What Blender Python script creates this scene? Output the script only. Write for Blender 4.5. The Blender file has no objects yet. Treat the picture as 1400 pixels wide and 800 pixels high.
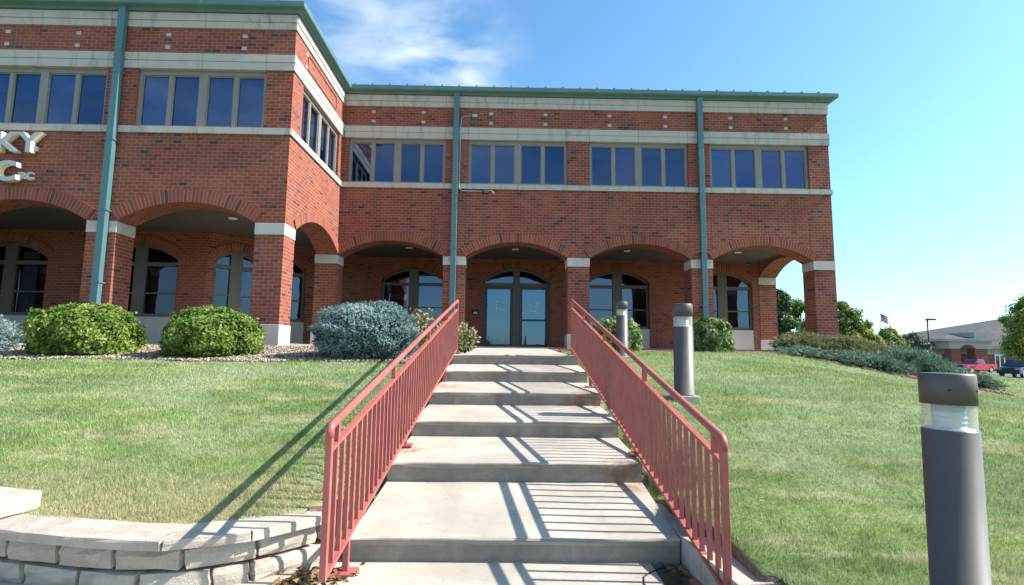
import bpy, bmesh, math, random
import numpy as np
from mathutils import Vector, Matrix, Euler
R = math.radians
SC = bpy.context.scene
COL = SC.collection
random.seed(7); rng = np.random.default_rng(11)

# ------------------------------------------------------------------ camera, sky, sun, exposure
SUN_EL, SUN_TO_CAM = 39.0, 2.4           # elevation; degrees the sun stands in front of the +X axis
cd = bpy.data.cameras.new('camera'); cam = bpy.data.objects.new('camera', cd); COL.objects.link(cam)
SC.camera = cam
cd.sensor_width = 36.0; cd.lens = 36.0 * 731.489 / 1400.0
cd.clip_start = 0.05; cd.clip_end = 3000
_p, _y, _r = R(6.434), R(0.886), R(0.643)
_F = Vector((math.sin(_y)*math.cos(_p), math.cos(_y)*math.cos(_p), math.sin(_p)))
_R0 = Vector((math.cos(_y), -math.sin(_y), 0)); _U0 = _R0.cross(_F)
_Rt = _R0*math.cos(_r) + _U0*math.sin(_r); _U = -_R0*math.sin(_r) + _U0*math.cos(_r)
cam.matrix_world = Matrix(((_Rt.x, _U.x, -_F.x, 0), (_Rt.y, _U.y, -_F.y, 0), (_Rt.z, _U.z, -_F.z, 0), (0, 0, 0, 1)))

w = bpy.data.worlds.new('World'); SC.world = w; w.use_nodes = True
nt = w.node_tree; nt.nodes.clear()
def wn(t, **k):
    n = nt.nodes.new(t)
    for a, b in k.items(): setattr(n, a, b)
    return n
sky = wn('ShaderNodeTexSky', sky_type='NISHITA', sun_disc=False, sun_elevation=R(SUN_EL),
         sun_rotation=R(90 + SUN_TO_CAM), altitude=200, air_density=1.0, dust_density=1.2, ozone_density=2.2)
bg = wn('ShaderNodeBackground'); bg.inputs['Strength'].default_value = 0.112
out = wn('ShaderNodeOutputWorld')
tc = wn('ShaderNodeTexCoord')
# clouds: wisps high over the inner corner of the building, faint veils elsewhere, the rear one added
mp = wn('ShaderNodeMapping'); mp.inputs['Scale'].default_value = (1.6, 1.6, 4.5); mp.inputs['Rotation'].default_value = (0.2, 0.35, 0.3)
nz = wn('ShaderNodeTexNoise'); nz.inputs['Scale'].default_value = 2.8; nz.inputs['Detail'].default_value = 8; nz.inputs['Roughness'].default_value = .52; nz.inputs['Distortion'].default_value = .3
nt.links.new(tc.outputs['Generated'], mp.inputs['Vector']); nt.links.new(mp.outputs['Vector'], nz.inputs['Vector'])
def cloud_blob(u, v, rad):
    d = (_F + _Rt*((u-700)/731.489) - _U*((v-400)/731.489)).normalized()
    dp = wn('ShaderNodeVectorMath', operation='DISTANCE'); dp.inputs[1].default_value = d
    nv = wn('ShaderNodeVectorMath', operation='NORMALIZE')
    nt.links.new(tc.outputs['Generated'], nv.inputs[0]); nt.links.new(nv.outputs[0], dp.inputs[0])
    mr = wn('ShaderNodeMapRange', interpolation_type='SMOOTHSTEP')
    mr.inputs['From Min'].default_value = rad; mr.inputs['From Max'].default_value = rad*.15
    nt.links.new(dp.outputs['Value'], mr.inputs['Value'])
    return mr.outputs[0]
def wmath(op, a, b=None):
    n = wn('ShaderNodeMath', operation=op)
    for i, x in enumerate((a, b)):
        if x is None: continue
        if isinstance(x, (int, float)): n.inputs[i].default_value = x
        else: nt.links.new(x, n.inputs[i])
    return n.outputs[0]
blob = wmath('MAXIMUM', cloud_blob(602, 98, .18), wmath('MULTIPLY', cloud_blob(480, 40, .15), .55))
blob = wmath('MAXIMUM', blob, wmath('MULTIPLY', cloud_blob(180, -40, .25), .4))
# unseen thin broken cloud, added behind the camera to vary the window reflections
sepd = wn('ShaderNodeSeparateXYZ'); nt.links.new(tc.outputs['Generated'], sepd.inputs[0])
back = wn('ShaderNodeMapRange', interpolation_type='SMOOTHSTEP'); back.inputs['From Min'].default_value = -.25; back.inputs['From Max'].default_value = -.7
nt.links.new(sepd.outputs[1], back.inputs['Value'])
blob = wmath('MAXIMUM', blob, wmath('MULTIPLY', back.outputs[0], .5))
cr = wn('ShaderNodeMapRange', interpolation_type='SMOOTHSTEP'); cr.inputs['From Min'].default_value = .34; cr.inputs['From Max'].default_value = .72
nt.links.new(nz.outputs['Fac'], cr.inputs['Value'])
cfac = wmath('MULTIPLY', blob, cr.outputs[0])
cfac = wmath('MULTIPLY', cfac, .95)
mixc = wn('ShaderNodeMix', data_type='RGBA'); mixc.inputs[7].default_value = (4.6, 5.0, 5.2, 1)
wb = wn('ShaderNodeMix', data_type='RGBA', blend_type='MULTIPLY'); wb.inputs[0].default_value = 1; wb.inputs[7].default_value = (.66, .965, 1.06, 1)   # the camera's white balance
nt.links.new(sky.outputs[0], wb.inputs[6])
nt.links.new(cfac, mixc.inputs[0]); nt.links.new(wb.outputs[2], mixc.inputs[6])
nt.links.new(mixc.outputs[2], bg.inputs['Color']); nt.links.new(bg.outputs[0], out.inputs['Surface'])

sd = bpy.data.lights.new('sun', 'SUN'); sd.energy = 4.4; sd.angle = R(.55); sd.color = (1, .955, .875)
sun = bpy.data.objects.new('sun', sd); COL.objects.link(sun)
_sd = Vector((math.cos(R(SUN_EL))*math.cos(R(SUN_TO_CAM)), -math.cos(R(SUN_EL))*math.sin(R(SUN_TO_CAM)), math.sin(R(SUN_EL))))
sun.rotation_euler = (-_sd).to_track_quat('-Z', 'Y').to_euler()
sun.location = (20, 0, 20)
vs = SC.view_settings; vs.view_transform = 'Standard'; vs.look = 'None'; vs.gamma = 1; vs.exposure = 1.30; vs.use_curve_mapping = False
SC.cycles.max_bounces = 6; SC.cycles.transparent_max_bounces = 12

# ------------------------------------------------------------------ materials
class NT:
    def __init__(s, name):
        s.m = bpy.data.materials.new(name); s.m.use_nodes = True; s.t = s.m.node_tree; s.t.nodes.clear()
        s.out = s.n('ShaderNodeOutputMaterial')
    def n(s, t, **k):
        n = s.t.nodes.new(t)
        for a, b in k.items(): setattr(n, a, b)
        return n
    def set(s, sock, v):
        if isinstance(v, bpy.types.NodeSocket): s.t.links.new(v, sock)
        else: sock.default_value = v
    def math(s, op, a, b=None, c=None, clamp=False):
        n = s.n('ShaderNodeMath', operation=op, use_clamp=clamp)
        for i, x in enumerate((a, b, c)):
            if x is not None: s.set(n.inputs[i], x)
        return n.outputs[0]
    def noise(s, vec, scale, detail=4, rough=.55, dist=0):
        n = s.n('ShaderNodeTexNoise'); s.set(n.inputs['Vector'], vec)
        n.inputs['Scale'].default_value = scale; n.inputs['Detail'].default_value = detail
        n.inputs['Roughness'].default_value = rough; n.inputs['Distortion'].default_value = dist
        return n.outputs['Fac']
    def ramp(s, f, pts, interp='LINEAR'):
        n = s.n('ShaderNodeValToRGB'); s.set(n.inputs[0], f); cr = n.color_ramp; cr.interpolation = interp
        while len(cr.elements) < len(pts): cr.elements.new(.5)
        for e, (p, c) in zip(cr.elements, pts): e.position = p; e.color = (*c, 1) if len(c) == 3 else c
        return n.outputs[0]
    def mix(s, f, a, b, blend='MIX'):
        n = s.n('ShaderNodeMix', data_type='RGBA', blend_type=blend); s.set(n.inputs[0], f)
        for i, x in ((6, a), (7, b)):
            s.set(n.inputs[i], (*x, 1) if isinstance(x, tuple) and len(x) == 3 else x)
        return n.outputs[2]
    def rng(s, v, a, b, c=0, d=1, smooth=True):
        n = s.n('ShaderNodeMapRange', interpolation_type='SMOOTHSTEP' if smooth else 'LINEAR'); s.set(n.inputs['Value'], v)
        for k, x in zip(('From Min', 'From Max', 'To Min', 'To Max'), (a, b, c, d)): n.inputs[k].default_value = x
        return n.outputs[0]
    def pos(s): return s.n('ShaderNodeNewGeometry').outputs['Position']
    def bump(s, h, strength=.3, dist=.01):
        n = s.n('ShaderNodeBump'); s.set(n.inputs['Height'], h); n.inputs['Strength'].default_value = strength; n.inputs['Distance'].default_value = dist
        return n.outputs[0]
    def bsdf(s, col, rough=.7, metal=0, spec=.5, normal=None, **kw):
        n = s.n('ShaderNodeBsdfPrincipled')
        s.set(n.inputs['Base Color'], (*col, 1) if isinstance(col, tuple) and len(col) == 3 else col)
        s.set(n.inputs['Roughness'], rough); s.set(n.inputs['Metallic'], metal); s.set(n.inputs['Specular IOR Level'], spec)
        if normal is not None: s.set(n.inputs['Normal'], normal)
        for k, v in kw.items(): s.set(n.inputs[k], v)
        return n.outputs[0]
    def done(s, sh): s.t.links.new(sh, s.out.inputs['Surface']); return s.m

def brick_mat(name, bl=.2032, bh=.0813, off=.5, mortar=.011, dark=.028, tint=(1.03, .95, .93), mort=(.31, .20, .145)):
    N = NT(name)
    uv = N.n('ShaderNodeUVMap'); uv.uv_map = 'UVMap'
    sp = N.n('ShaderNodeSeparateXYZ'); N.set(sp.inputs[0], uv.outputs[0])
    u, v = sp.outputs[0], sp.outputs[1]
    vr = N.math('DIVIDE', v, bh); row = N.math('FLOOR', vr)
    odd = N.math('MODULO', N.math('ABSOLUTE', row), 2.0)
    us = N.math('ADD', N.math('DIVIDE', u, bl), N.math('MULTIPLY', odd, off))
    cell = N.math('FLOOR', us)
    cv = N.n('ShaderNodeCombineXYZ'); N.set(cv.inputs[0], cell); N.set(cv.inputs[1], row); cv.inputs[2].default_value = 3.7
    wn_ = N.n('ShaderNodeTexWhiteNoise', noise_dimensions='3D'); N.set(wn_.inputs['Vector'], cv.outputs[0])
    wv = wn_.outputs['Value']
    def c(x): return tuple(a*b for a, b in zip(x, tint))
    base = N.ramp(wv, [(0, (.050, .038, .040)), (dark*.75, (.075, .043, .040)), (dark, c((.115, .042, .034))), (dark+.03, c((.22, .058, .038))),
                       (.30, c((.265, .068, .042))), (.55, c((.300, .080, .047))), (.8, c((.245, .063, .042))), (1, c((.33, .095, .055)))],
                  'CONSTANT')
    P = N.pos()
    n1 = N.noise(P, 38, 4, .7); n2 = N.noise(P, .9, 3, .5)
    base = N.mix(N.rng(n1, .3, .75, 0, .38), base, (.11, .05, .042))
    base = N.mix(N.rng(n2, .35, .7, 0, .30), base, N.mix(.5, base, (.40, .16, .10)))
    fu = N.math('MULTIPLY', N.math('FRACT', us), bl); fv = N.math('MULTIPLY', N.math('FRACT', vr), bh)
    stm = N.n('ShaderNodeMapping'); stm.inputs['Scale'].default_value = (2.6, 2.6, .22); N.set(stm.inputs['Vector'], P)
    streak = N.noise(stm.outputs[0], 1.3, 5, .6, .4)
    base = N.mix(N.rng(streak, .50, .72, 0, .42), base, (.085, .045, .040))
    du = N.math('MINIMUM', fu, N.math('SUBTRACT', bl, fu)); dv = N.math('MINIMUM', fv, N.math('SUBTRACT', bh, fv))
    dmin = N.math('MINIMUM', du, dv)
    msk = N.rng(N.math('ADD', dmin, N.math('MULTIPLY', N.math('SUBTRACT', n1, .5), .004)), mortar*.36, mortar*.66)
    mc = N.mix(N.noise(P, 2.3, 4), tuple(x*.72 for x in mort), tuple(x*1.15 for x in mort))
    col = N.mix(msk, mc, base)
    h = N.math('ADD', N.math('MULTIPLY', msk, .8), N.math('MULTIPLY', n1, .35))
    return N.done(N.bsdf(col, .85, spec=.25, normal=N.bump(h, .55, .006)))

def plain(name, col, rough=.6, metal=0, spec=.5, var=.15, scale=6, fine=60, bump=.0):
    N = NT(name); P = N.pos()
    n1 = N.noise(P, scale, 5); n2 = N.noise(P, fine, 3)
    k = N.math('ADD', N.math('MULTIPLY', n1, .7), N.math('MULTIPLY', n2, .3))
    c = N.mix(N.rng(k, .3, .7), tuple(x*(1-var) for x in col), tuple(min(1, x*(1+var)) for x in col))
    nm = N.bump(n2, bump, .004) if bump else None
    return N.done(N.bsdf(c, N.rng(n1, .3, .7, max(0, rough-.06), min(1, rough+.06)), metal, spec, nm))

def stone_mat(name, col=(.50, .475, .43), stain=.55):
    N = NT(name); P = N.pos()
    st = N.n('ShaderNodeMapping'); st.inputs['Scale'].default_value = (2.2, 2.2, .55); N.set(st.inputs['Vector'], P)
    a = N.noise(st.outputs[0], 2.2, 6, .65, .6); b = N.noise(P, 90, 3, .6); d = N.noise(P, .55, 3)
    c = N.mix(N.rng(b, .3, .7, 0, .25), tuple(col), tuple(x*.72 for x in col))
    c = N.mix(N.math('MULTIPLY', N.rng(a, .46, .70), N.rng(d, .35, .62, .15*stain, stain)), c, (.17, .165, .16))
    return N.done(N.bsdf(c, .85, spec=.3, normal=N.bump(b, .25, .003)))

def concrete_mat(name, col=(.445, .395, .33), rust=()):
    N = NT(name); P = N.pos()
    a = N.noise(P, 1.6, 6, .65, .4); b = N.noise(P, 140, 3, .7); d = N.noise(P, 9, 5, .7)
    c = N.mix(N.rng(a, .35, .68), tuple(x*.80 for x in col), tuple(x*1.07 for x in col))
    c = N.mix(N.rng(d, .54, .74, 0, .50), c, tuple(x*.58 for x in col))
    c = N.mix(N.rng(b, .42, .75, 0, .6), c, tuple(x*.60 for x in col))
    # old vertical faces: dark patchy grime, plus their shade put into the colour
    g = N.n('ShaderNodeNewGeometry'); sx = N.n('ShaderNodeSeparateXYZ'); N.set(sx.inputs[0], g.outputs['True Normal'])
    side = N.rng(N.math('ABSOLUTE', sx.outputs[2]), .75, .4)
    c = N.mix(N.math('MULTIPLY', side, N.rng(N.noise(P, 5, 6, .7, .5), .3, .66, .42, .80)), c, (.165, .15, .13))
    for q, r in rust:
        v = N.n('ShaderNodeVectorMath', operation='DISTANCE'); N.set(v.inputs[0], P); v.inputs[1].default_value = q
        m = N.math('MULTIPLY', N.rng(v.outputs['Value'], r, r*.2), N.rng(N.noise(P, 14, 5, .6), .36, .62, 0, .75))
        c = N.mix(m, c, (.24, .095, .035))
    return N.done(N.bsdf(c, .88, spec=.25, normal=N.bump(N.math('ADD', b, N.math('MULTIPLY', d, .6)), .35, .003)))

def leaf_mat(name, cols, trans=.3, rough=.45):
    N = NT(name)
    at = N.n('ShaderNodeAttribute'); at.attribute_name = 'rnd'
    c = N.ramp(at.outputs['Fac'], [(i/(len(cols)-1), x) for i, x in enumerate(cols)])
    p = N.bsdf(c, min(.75, rough+.12), spec=.22)
    t = N.n('ShaderNodeBsdfTranslucent'); N.set(t.inputs['Color'], N.mix(.5, c, (.5, .75, .12), 'MULTIPLY') if False else c)
    mx = N.n('ShaderNodeMixShader'); mx.inputs[0].default_value = trans
    N.t.links.new(p, mx.inputs[1]); N.t.links.new(t.outputs[0], mx.inputs[2])
    return N.done(mx.outputs[0])

def glass_mat(name, refl=.30, tint=(.42, .5, .6), gcol=(.86, .92, 1.0), wav=.0):
    N = NT(name)
    tr = N.n('ShaderNodeBsdfTransparent'); tr.inputs[0].default_value = (*tint, 1)
    gl = N.n('ShaderNodeBsdfGlossy'); gl.inputs['Color'].default_value = (*gcol, 1); gl.inputs['Roughness'].default_value = .015
    P = N.pos(); b = N.bump(N.noise(P, 1.1, 2), .06+wav, .03); N.set(gl.inputs['Normal'], b)
    fr = N.n('ShaderNodeFresnel'); fr.inputs['IOR'].default_value = 1.5
    f = N.math('ADD', N.math('MULTIPLY', fr.outputs[0], .9), refl, clamp=True)
    mx = N.n('ShaderNodeMixShader'); N.set(mx.inputs[0], f)
    N.t.links.new(tr.outputs[0], mx.inputs[1]); N.t.links.new(gl.outputs[0], mx.inputs[2])
    return N.done(mx.outputs[0])

def ground_mat(name, cols, scale=1.2, bump=.4):
    N = NT(name); P = N.pos()
    a = N.noise(P, scale, 6, .6, .3); b = N.noise(P, 60, 4, .7)
    c = N.ramp(N.math('ADD', N.math('MULTIPLY', a, .75), N.math('MULTIPLY', b, .25)), [(.3+.4*i/(len(cols)-1), x) for i, x in enumerate(cols)])
    return N.done(N.bsdf(c, .95, spec=.15, normal=N.bump(b, bump, .02)))

GPATCH = None
def grass_color(N, P, rnd):
    """lawn colour: fresh and dry clumps, straw along the block wall, faint mower bands"""
    sp = N.n('ShaderNodeSeparateXYZ'); N.set(sp.inputs[0], P)
    mp = N.n('ShaderNodeMapping'); mp.inputs['Scale'].default_value = (.55, 1.5, 1); N.set(mp.inputs['Vector'], P); Q = mp.outputs[0]
    a = N.noise(Q, .75, 4, .6, .5); b = N.noise(P, 5.0, 5, .7); d = N.noise(Q, 1.7, 5, .65, .3); e = N.noise(P, .42, 3, .5, .6); f = N.noise(P, 13, 3, .6)
    g = N.mix(N.rng(a, .42, .58), (.085, .205, .022), (.250, .370, .085))
    g = N.mix(N.rng(b, .40, .66, 0, .65), g, (.265, .400, .130))
    g = N.mix(N.math('MULTIPLY', N.rng(d, .51, .61), .80), g, (.60, .54, .31))          # dried streaks
    g = N.mix(N.math('MULTIPLY', N.rng(e, .44, .62), .62), g, (.40, .49, .29))       # pale silvery sheen painted into the turf colour
    g = N.mix(N.math('MULTIPLY', N.rng(f, .54, .68), .55), g, (.045, .115, .015))       # lush tufts
    yy = N.math('ADD', sp.outputs[1], N.math('MULTIPLY', N.math('SUBTRACT', b, .5), 1.6))
    dry = N.math('MULTIPLY', N.rng(yy, 4.7, 3.6), N.rng(sp.outputs[0], -.2, -.9))
    g = N.mix(N.math('MULTIPLY', dry, N.rng(f, .3, .7, 1, .6)), g, (.58, .47, .26))
    return N.mix(N.rng(rnd, 0, 1, .0, 1, False), N.mix(.55, g, (.040, .090, .010)), N.mix(.34, g, (.74, .72, .44)))
def lawn_mats():
    N = NT('lawn_soil'); P = N.pos()
    c = grass_color(N, P, N.noise(P, 120, 3, .7))
    c = N.mix(.35, c, (.10, .10, .045))
    m1 = N.done(N.bsdf(c, .95, spec=.1, normal=N.bump(N.noise(P, 80, 4, .7), .6, .03)))
    N = NT('grass_blade'); P = N.pos()
    at = N.n('ShaderNodeAttribute'); at.attribute_name = 'rnd'
    c = grass_color(N, P, at.outputs['Fac'])
    p = N.bsdf(c, .6, spec=.25)
    t = N.n('ShaderNodeBsdfTranslucent'); N.set(t.inputs[0], c)
    mx = N.n('ShaderNodeMixShader'); mx.inputs[0].default_value = .35
    N.t.links.new(p, mx.inputs[1]); N.t.links.new(t.outputs[0], mx.inputs[2])
    return m1, N.done(mx.outputs[0])

M = {}
M['brick'] = brick_mat('brick')
M['brick_inner'] = brick_mat('brick_inner')
M['ring'] = brick_mat('brick_arch', bl=.0813, bh=.30, off=0, mortar=.012, dark=.025, tint=(1.06, .97, .95))
M['stone'] = stone_mat('limestone', (.50, .44, .385))
M['stone_clean'] = stone_mat('limestone_clean', (.54, .475, .42), .25)
M['joint'] = plain('sealant', (.20, .095, .072), .8)
M['green'] = plain('green_metal', (.085, .170, .155), .38, 0, .5, .10, 2)
M['green_roof'] = plain('green_roof', (.085, .175, .160), .42, 0, .5, .10, 2)
M['pipe'] = plain('pipe_paint', (.070, .150, .160), .33, 0, .55, .08, 2)
M['frame'] = plain('window_frame', (.235, .205, .170), .45, 0, .5, .07)
M['frame_dark'] = plain('door_frame', (.022, .022, .030), .35, 0, .5, .08)
M['frame_brown'] = plain('brown_frame', (.115, .092, .075), .45, 0, .5, .07)
M['glass'] = glass_mat('glass_upper', .11, (.34, .38, .46), (.50, .66, 1.0), .05)
M['glass_low'] = glass_mat('glass_lower', .10, (.34, .38, .44), (.55, .72, 1.0), .03)
M['glass_wing'] = glass_mat('glass_wing', .03, (.40, .42, .46), (.55, .70, 1.0), .03)
M['glass_door'] = glass_mat('glass_door', .17, (.26, .31, .38), (.44, .72, 1.0), .05)
for k_, (gc_, rf_) in enumerate((((.34, .54, 1.0), .10), ((.42, .60, 1.0), .125), ((.42, .52, .95), .115), ((.34, .58, 1.0), .085))): M['glass%d' % k_] = glass_mat('glass_upper', rf_, (.24, .28, .36), gc_, .06)
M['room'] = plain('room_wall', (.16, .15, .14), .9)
M['blind'] = plain('blind', (.50, .52, .54), .8, var=.05)
M['curtain'] = plain('curtain', (.12, .025, .040), .9, var=.3, scale=3)
M['curtain_pale'] = plain('curtain_pale', (.36, .36, .42), .9, var=.1)
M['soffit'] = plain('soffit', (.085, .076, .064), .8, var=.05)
M['white'] = plain('white_paint', (.78, .77, .74), .5, var=.05)
M['letter'] = plain('letter_metal', (.40, .42, .44), .35, .0, .6, .06)
M['letter_side'] = plain('letter_side', (.80, .70, .52), .4, .0, .5, .06)
def rail_mat():
    N = NT('rail_paint'); P = N.pos()
    a = N.noise(P, 5, 5); b = N.noise(P, 45, 4, .7); d = N.noise(P, 16, 5, .7, .4)
    c = N.mix(N.rng(a, .3, .7), (.315, .082, .066), (.380, .108, .090))
    c = N.mix(N.rng(b, .55, .75, 0, .45), c, (.41, .16, .135))
    ch = N.rng(N.math('ADD', d, N.math('MULTIPLY', b, .25)), .80, .84)
    c = N.mix(ch, c, (.13, .045, .022))
    return N.done(N.bsdf(c, N.rng(b, .3, .7, .40, .60), spec=.45, normal=N.bump(b, .12, .003)))
M['rail'] = rail_mat()
M['bollard'] = plain('bollard_paint', (.082, .070, .066), .48, .0, .5, .06, 5, 150, .04)
M['black'] = plain('black_rubber', (.015, .015, .016), .6)
M['block'] = None
M['galv'] = plain('galvanised', (.42, .44, .46), .4, .6, .5)
M['yellow'] = plain('yellow_plastic', (.70, .42, .03), .5)
M['bark'] = plain('bark', (.12, .09, .065), .95, var=.4, scale=12)
M['lens'] = None
M['reflector'] = plain('lamp_reflector', (.70, .70, .66), .3, .3, .5, .05)
M['soil'] = ground_mat('mulch_soil', [(.075, .050, .036), (.15, .105, .08), (.24, .19, .15)], 8)
M['redmulch'] = ground_mat('red_mulch', [(.12, .035, .02), (.27, .085, .05), (.36, .15, .1)], 8)
M['asphalt'] = ground_mat('asphalt', [(.10, .10, .105), (.15, .15, .155), (.19, .19, .19)], .5, .2)
M['far_ground'] = ground_mat('far_ground', [(.07, .10, .03), (.12, .15, .05), (.17, .17, .08)], .08)
M['lawn'], M['blade'] = lawn_mats()
M['yew'] = leaf_mat('bush_leaf', [(.050, .095, .012), (.115, .185, .028), (.190, .270, .050), (.29, .36, .095)], .30, .42)
M['spruce'] = leaf_mat('spruce_needle', [(.075, .135, .130), (.180, .275, .265), (.285, .390, .375), (.42, .52, .50)], .12, .6)
M['rose'] = leaf_mat('rose_leaf', [(.07, .10, .03), (.17, .20, .075), (.30, .30, .14), (.36, .31, .18), (.42, .26, .18)], .25)
M['pale_bush'] = leaf_mat('pale_leaf', [(.06, .11, .026), (.135, .205, .058), (.23, .30, .11), (.36, .42, .22)], .28, .35)
M['juniper'] = leaf_mat('juniper_leaf', [(.055, .110, .075), (.120, .195, .140), (.20, .285, .200), (.31, .37, .24)], .12, .6)
M['juniper_tan'] = leaf_mat('juniper_tan_leaf', [(.10, .12, .04), (.19, .215, .08), (.29, .29, .14), (.36, .30, .20)], .15, .6)
M['tree_a'] = leaf_mat('tree_leaf_mid', [(.06, .11, .022), (.125, .20, .042), (.21, .29, .068), (.30, .36, .10)], .38)
M['tree_d'] = leaf_mat('tree_leaf_dark', [(.022, .055, .022), (.048, .095, .038), (.085, .145, .055), (.13, .20, .075)], .25)
M['tree_g'] = leaf_mat('tree_leaf_grey', [(.06, .10, .06), (.11, .16, .10), (.16, .21, .13)], .2)
M['tree_y'] = leaf_mat('tree_leaf_yellow', [(.07, .12, .025), (.16, .225, .042), (.27, .32, .06), (.38, .37, .10)], .38)
M['dry_leaf'] = leaf_mat('dry_leaf', [(.09, .045, .02), (.20, .11, .05), (.32, .20, .10)], .1)

def block_mat():
    N = NT('retaining_block'); P = N.pos()
    a = N.noise(P, 3.2, 6, .65, .3); b = N.noise(P, 95, 4, .75); d = N.noise(P, 18, 4, .7)
    c = N.ramp(a, [(.3, (.33, .285, .235)), (.5, (.45, .395, .33)), (.7, (.53, .475, .40))])
    c = N.mix(N.rng(b, .42, .78, 0, .5), c, (.24, .22, .20))
    return N.done(N.bsdf(c, .92, spec=.2, normal=N.bump(N.math('ADD', N.math('MULTIPLY', d, 1.2), b), .7, .008)))
M['block'] = block_mat()
def gravel_mat():
    N = NT('bed_stone'); at = N.n('ShaderNodeAttribute'); at.attribute_name = 'rnd'
    c = N.ramp(at.outputs['Fac'], [(0, (.09, .065, .05)), (.3, (.20, .145, .11)), (.6, (.33, .26, .20)), (.85, (.46, .40, .33)), (1, (.25, .22, .20))])
    return N.done(N.bsdf(c, .85, spec=.25))
M['gravel'] = gravel_mat()
def lens_mat():
    N = NT('bollard_lens')
    d = N.bsdf((.62, .62, .58), .25, spec=.6)
    t = N.n('ShaderNodeBsdfTransparent'); t.inputs[0].default_value = (.93, .95, .95, 1)
    mx = N.n('ShaderNodeMixShader'); mx.inputs[0].default_value = .62
    N.t.links.new(d, mx.inputs[1]); N.t.links.new(t.outputs[0], mx.inputs[2])
    return N.done(mx.outputs[0])
M['lens'] = lens_mat()

# ------------------------------------------------------------------ mesh helpers
class MB:
    """collects polygons in world space, links them as ONE mesh object"""
    def __init__(s): s.v = []; s.f = []; s.uv = []; s.smooth = []
    def face(s, pts, uv=None, smooth=False):
        b = len(s.v); s.v += [tuple(p) for p in pts]; s.f.append(tuple(range(b, b+len(pts)))); s.uv.append(uv); s.smooth.append(smooth)
    def hexa(s, p, skip=''):
        # p: 8 corners, 0-3 bottom ccw (from above), 4-7 top
        for k, idx in (('b', (3, 2, 1, 0)), ('t', (4, 5, 6, 7)), ('0', (0, 1, 5, 4)), ('1', (1, 2, 6, 5)), ('2', (2, 3, 7, 6)), ('3', (3, 0, 4, 7))):
            if k not in skip: s.face([p[i] for i in idx])
    def box(s, x0, x1, y0, y1, z0, z1, skip=''):
        s.hexa([(x0, y0, z0), (x1, y0, z0), (x1, y1, z0), (x0, y1, z0), (x0, y0, z1), (x1, y0, z1), (x1, y1, z1), (x0, y1, z1)], skip)
    def bbox(s, x0, x1, y0, y1, z0, z1, bev=.006):
        bm = bmesh.new(); bmesh.ops.create_cube(bm, size=1)
        for v in bm.verts: v.co = Vector(((x0+x1)/2+v.co.x*(x1-x0), (y0+y1)/2+v.co.y*(y1-y0), (z0+z1)/2+v.co.z*(z1-z0)))
        bmesh.ops.bevel(bm, geom=bm.edges[:], offset=bev, segments=2, affect='EDGES', profile=.6)
        s.take(bm)
    def take(s, bm, mat=None, smooth=False):
        if mat is not None: bm.transform(mat)
        for f in bm.faces: s.face([v.co[:] for v in f.verts], None, smooth)
        bm.free()
    def tube(s, pts, r, n=10, cap=True, radii=None):
        pts = [Vector(p) for p in pts]; rings = []
        for i, p in enumerate(pts):
            d = (pts[min(i+1, len(pts)-1)] - pts[max(i-1, 0)]).normalized()
            a = d.cross(Vector((0, 0, 1)))
            if a.length < 1e-3: a = d.cross(Vector((0, 1, 0)))
            a.normalize(); b = a.cross(d); rr = radii[i] if radii else r
            rings.append([p + (a*math.cos(t)+b*math.sin(t))*rr for t in (2*math.pi*k/n for k in range(n))])
        for i in range(len(rings)-1):
            for k in range(n):
                s.face([rings[i][k], rings[i][(k+1) % n], rings[i+1][(k+1) % n], rings[i+1][k]][::-1], None, True)
        if cap: s.face(rings[0]); s.face(rings[-1][::-1])
    def bar(s, a, b, w, h, up=(0, 0, 1), bev=0):
        a, b = Vector(a), Vector(b); d = (b-a).normalized(); up = Vector(up)
        x = d.cross(up); 
        if x.length < 1e-4: x = d.cross(Vector((0, 1, 0)))
        x.normalize(); y = x.cross(d); x *= w/2; y *= h/2
        s.hexa([a-x-y, a+x-y, b+x-y, b-x-y, a-x+y, a+x+y, b+x+y, b-x+y])
    def lathe(s, prof, c, n=32, smooth=True):
        for i in range(len(prof)-1):
            (r0, z0), (r1, z1) = prof[i], prof[i+1]
            for k in range(n):
                t0, t1 = 2*math.pi*k/n, 2*math.pi*(k+1)/n
                P = lambda r, t, z: (c[0]+r*math.cos(t), c[1]+r*math.sin(t), c[2]+z)
                if r0 < 1e-6: s.face([P(0, 0, z0), P(r1, t1, z1), P(r1, t0, z1)][::-1], None, False)
                elif r1 < 1e-6: s.face([P(r0, t0, z0), P(r0, t1, z0), P(0, 0, z1)], None, False)
                else: s.face([P(r0, t0, z0), P(r0, t1, z0), P(r1, t1, z1), P(r1, t0, z1)], None, smooth and abs(z1-z0) > 1e-5)
    def build(s, name, mat, parent=None, merge=True):
        me = bpy.data.meshes.new(name); me.from_pydata(s.v, [], s.f); me.update()
        uvl = me.uv_layers.new(name='UVMap')
        co = [Vector(v) for v in s.v]
        for poly, uv in zip(me.polygons, s.uv):
            n = poly.normal
            for j, li in enumerate(poly.loop_indices):
                if uv: uvl.data[li].uv = uv[j]; continue
                p = co[me.loops[li].vertex_index]
                if abs(n.z) > .75: uvl.data[li].uv = (p.x, p.y)
                else:
                    h = Vector((n.x, n.y, 0)); h.normalize()
                    uvl.data[li].uv = (p.x*-h.y + p.y*h.x + 20, p.z + 8)
        me.polygons.foreach_set('use_smooth', s.smooth)
        if merge:
            bm = bmesh.new(); bm.from_mesh(me); bmesh.ops.remove_doubles(bm, verts=bm.verts, dist=1e-5); bm.to_mesh(me); bm.free()
        me.materials.append(M[mat] if isinstance(mat, str) else mat)
        o = bpy.data.objects.new(name, me); COL.objects.link(o)
        if parent is not None: attach(o, parent)
        return o
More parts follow.
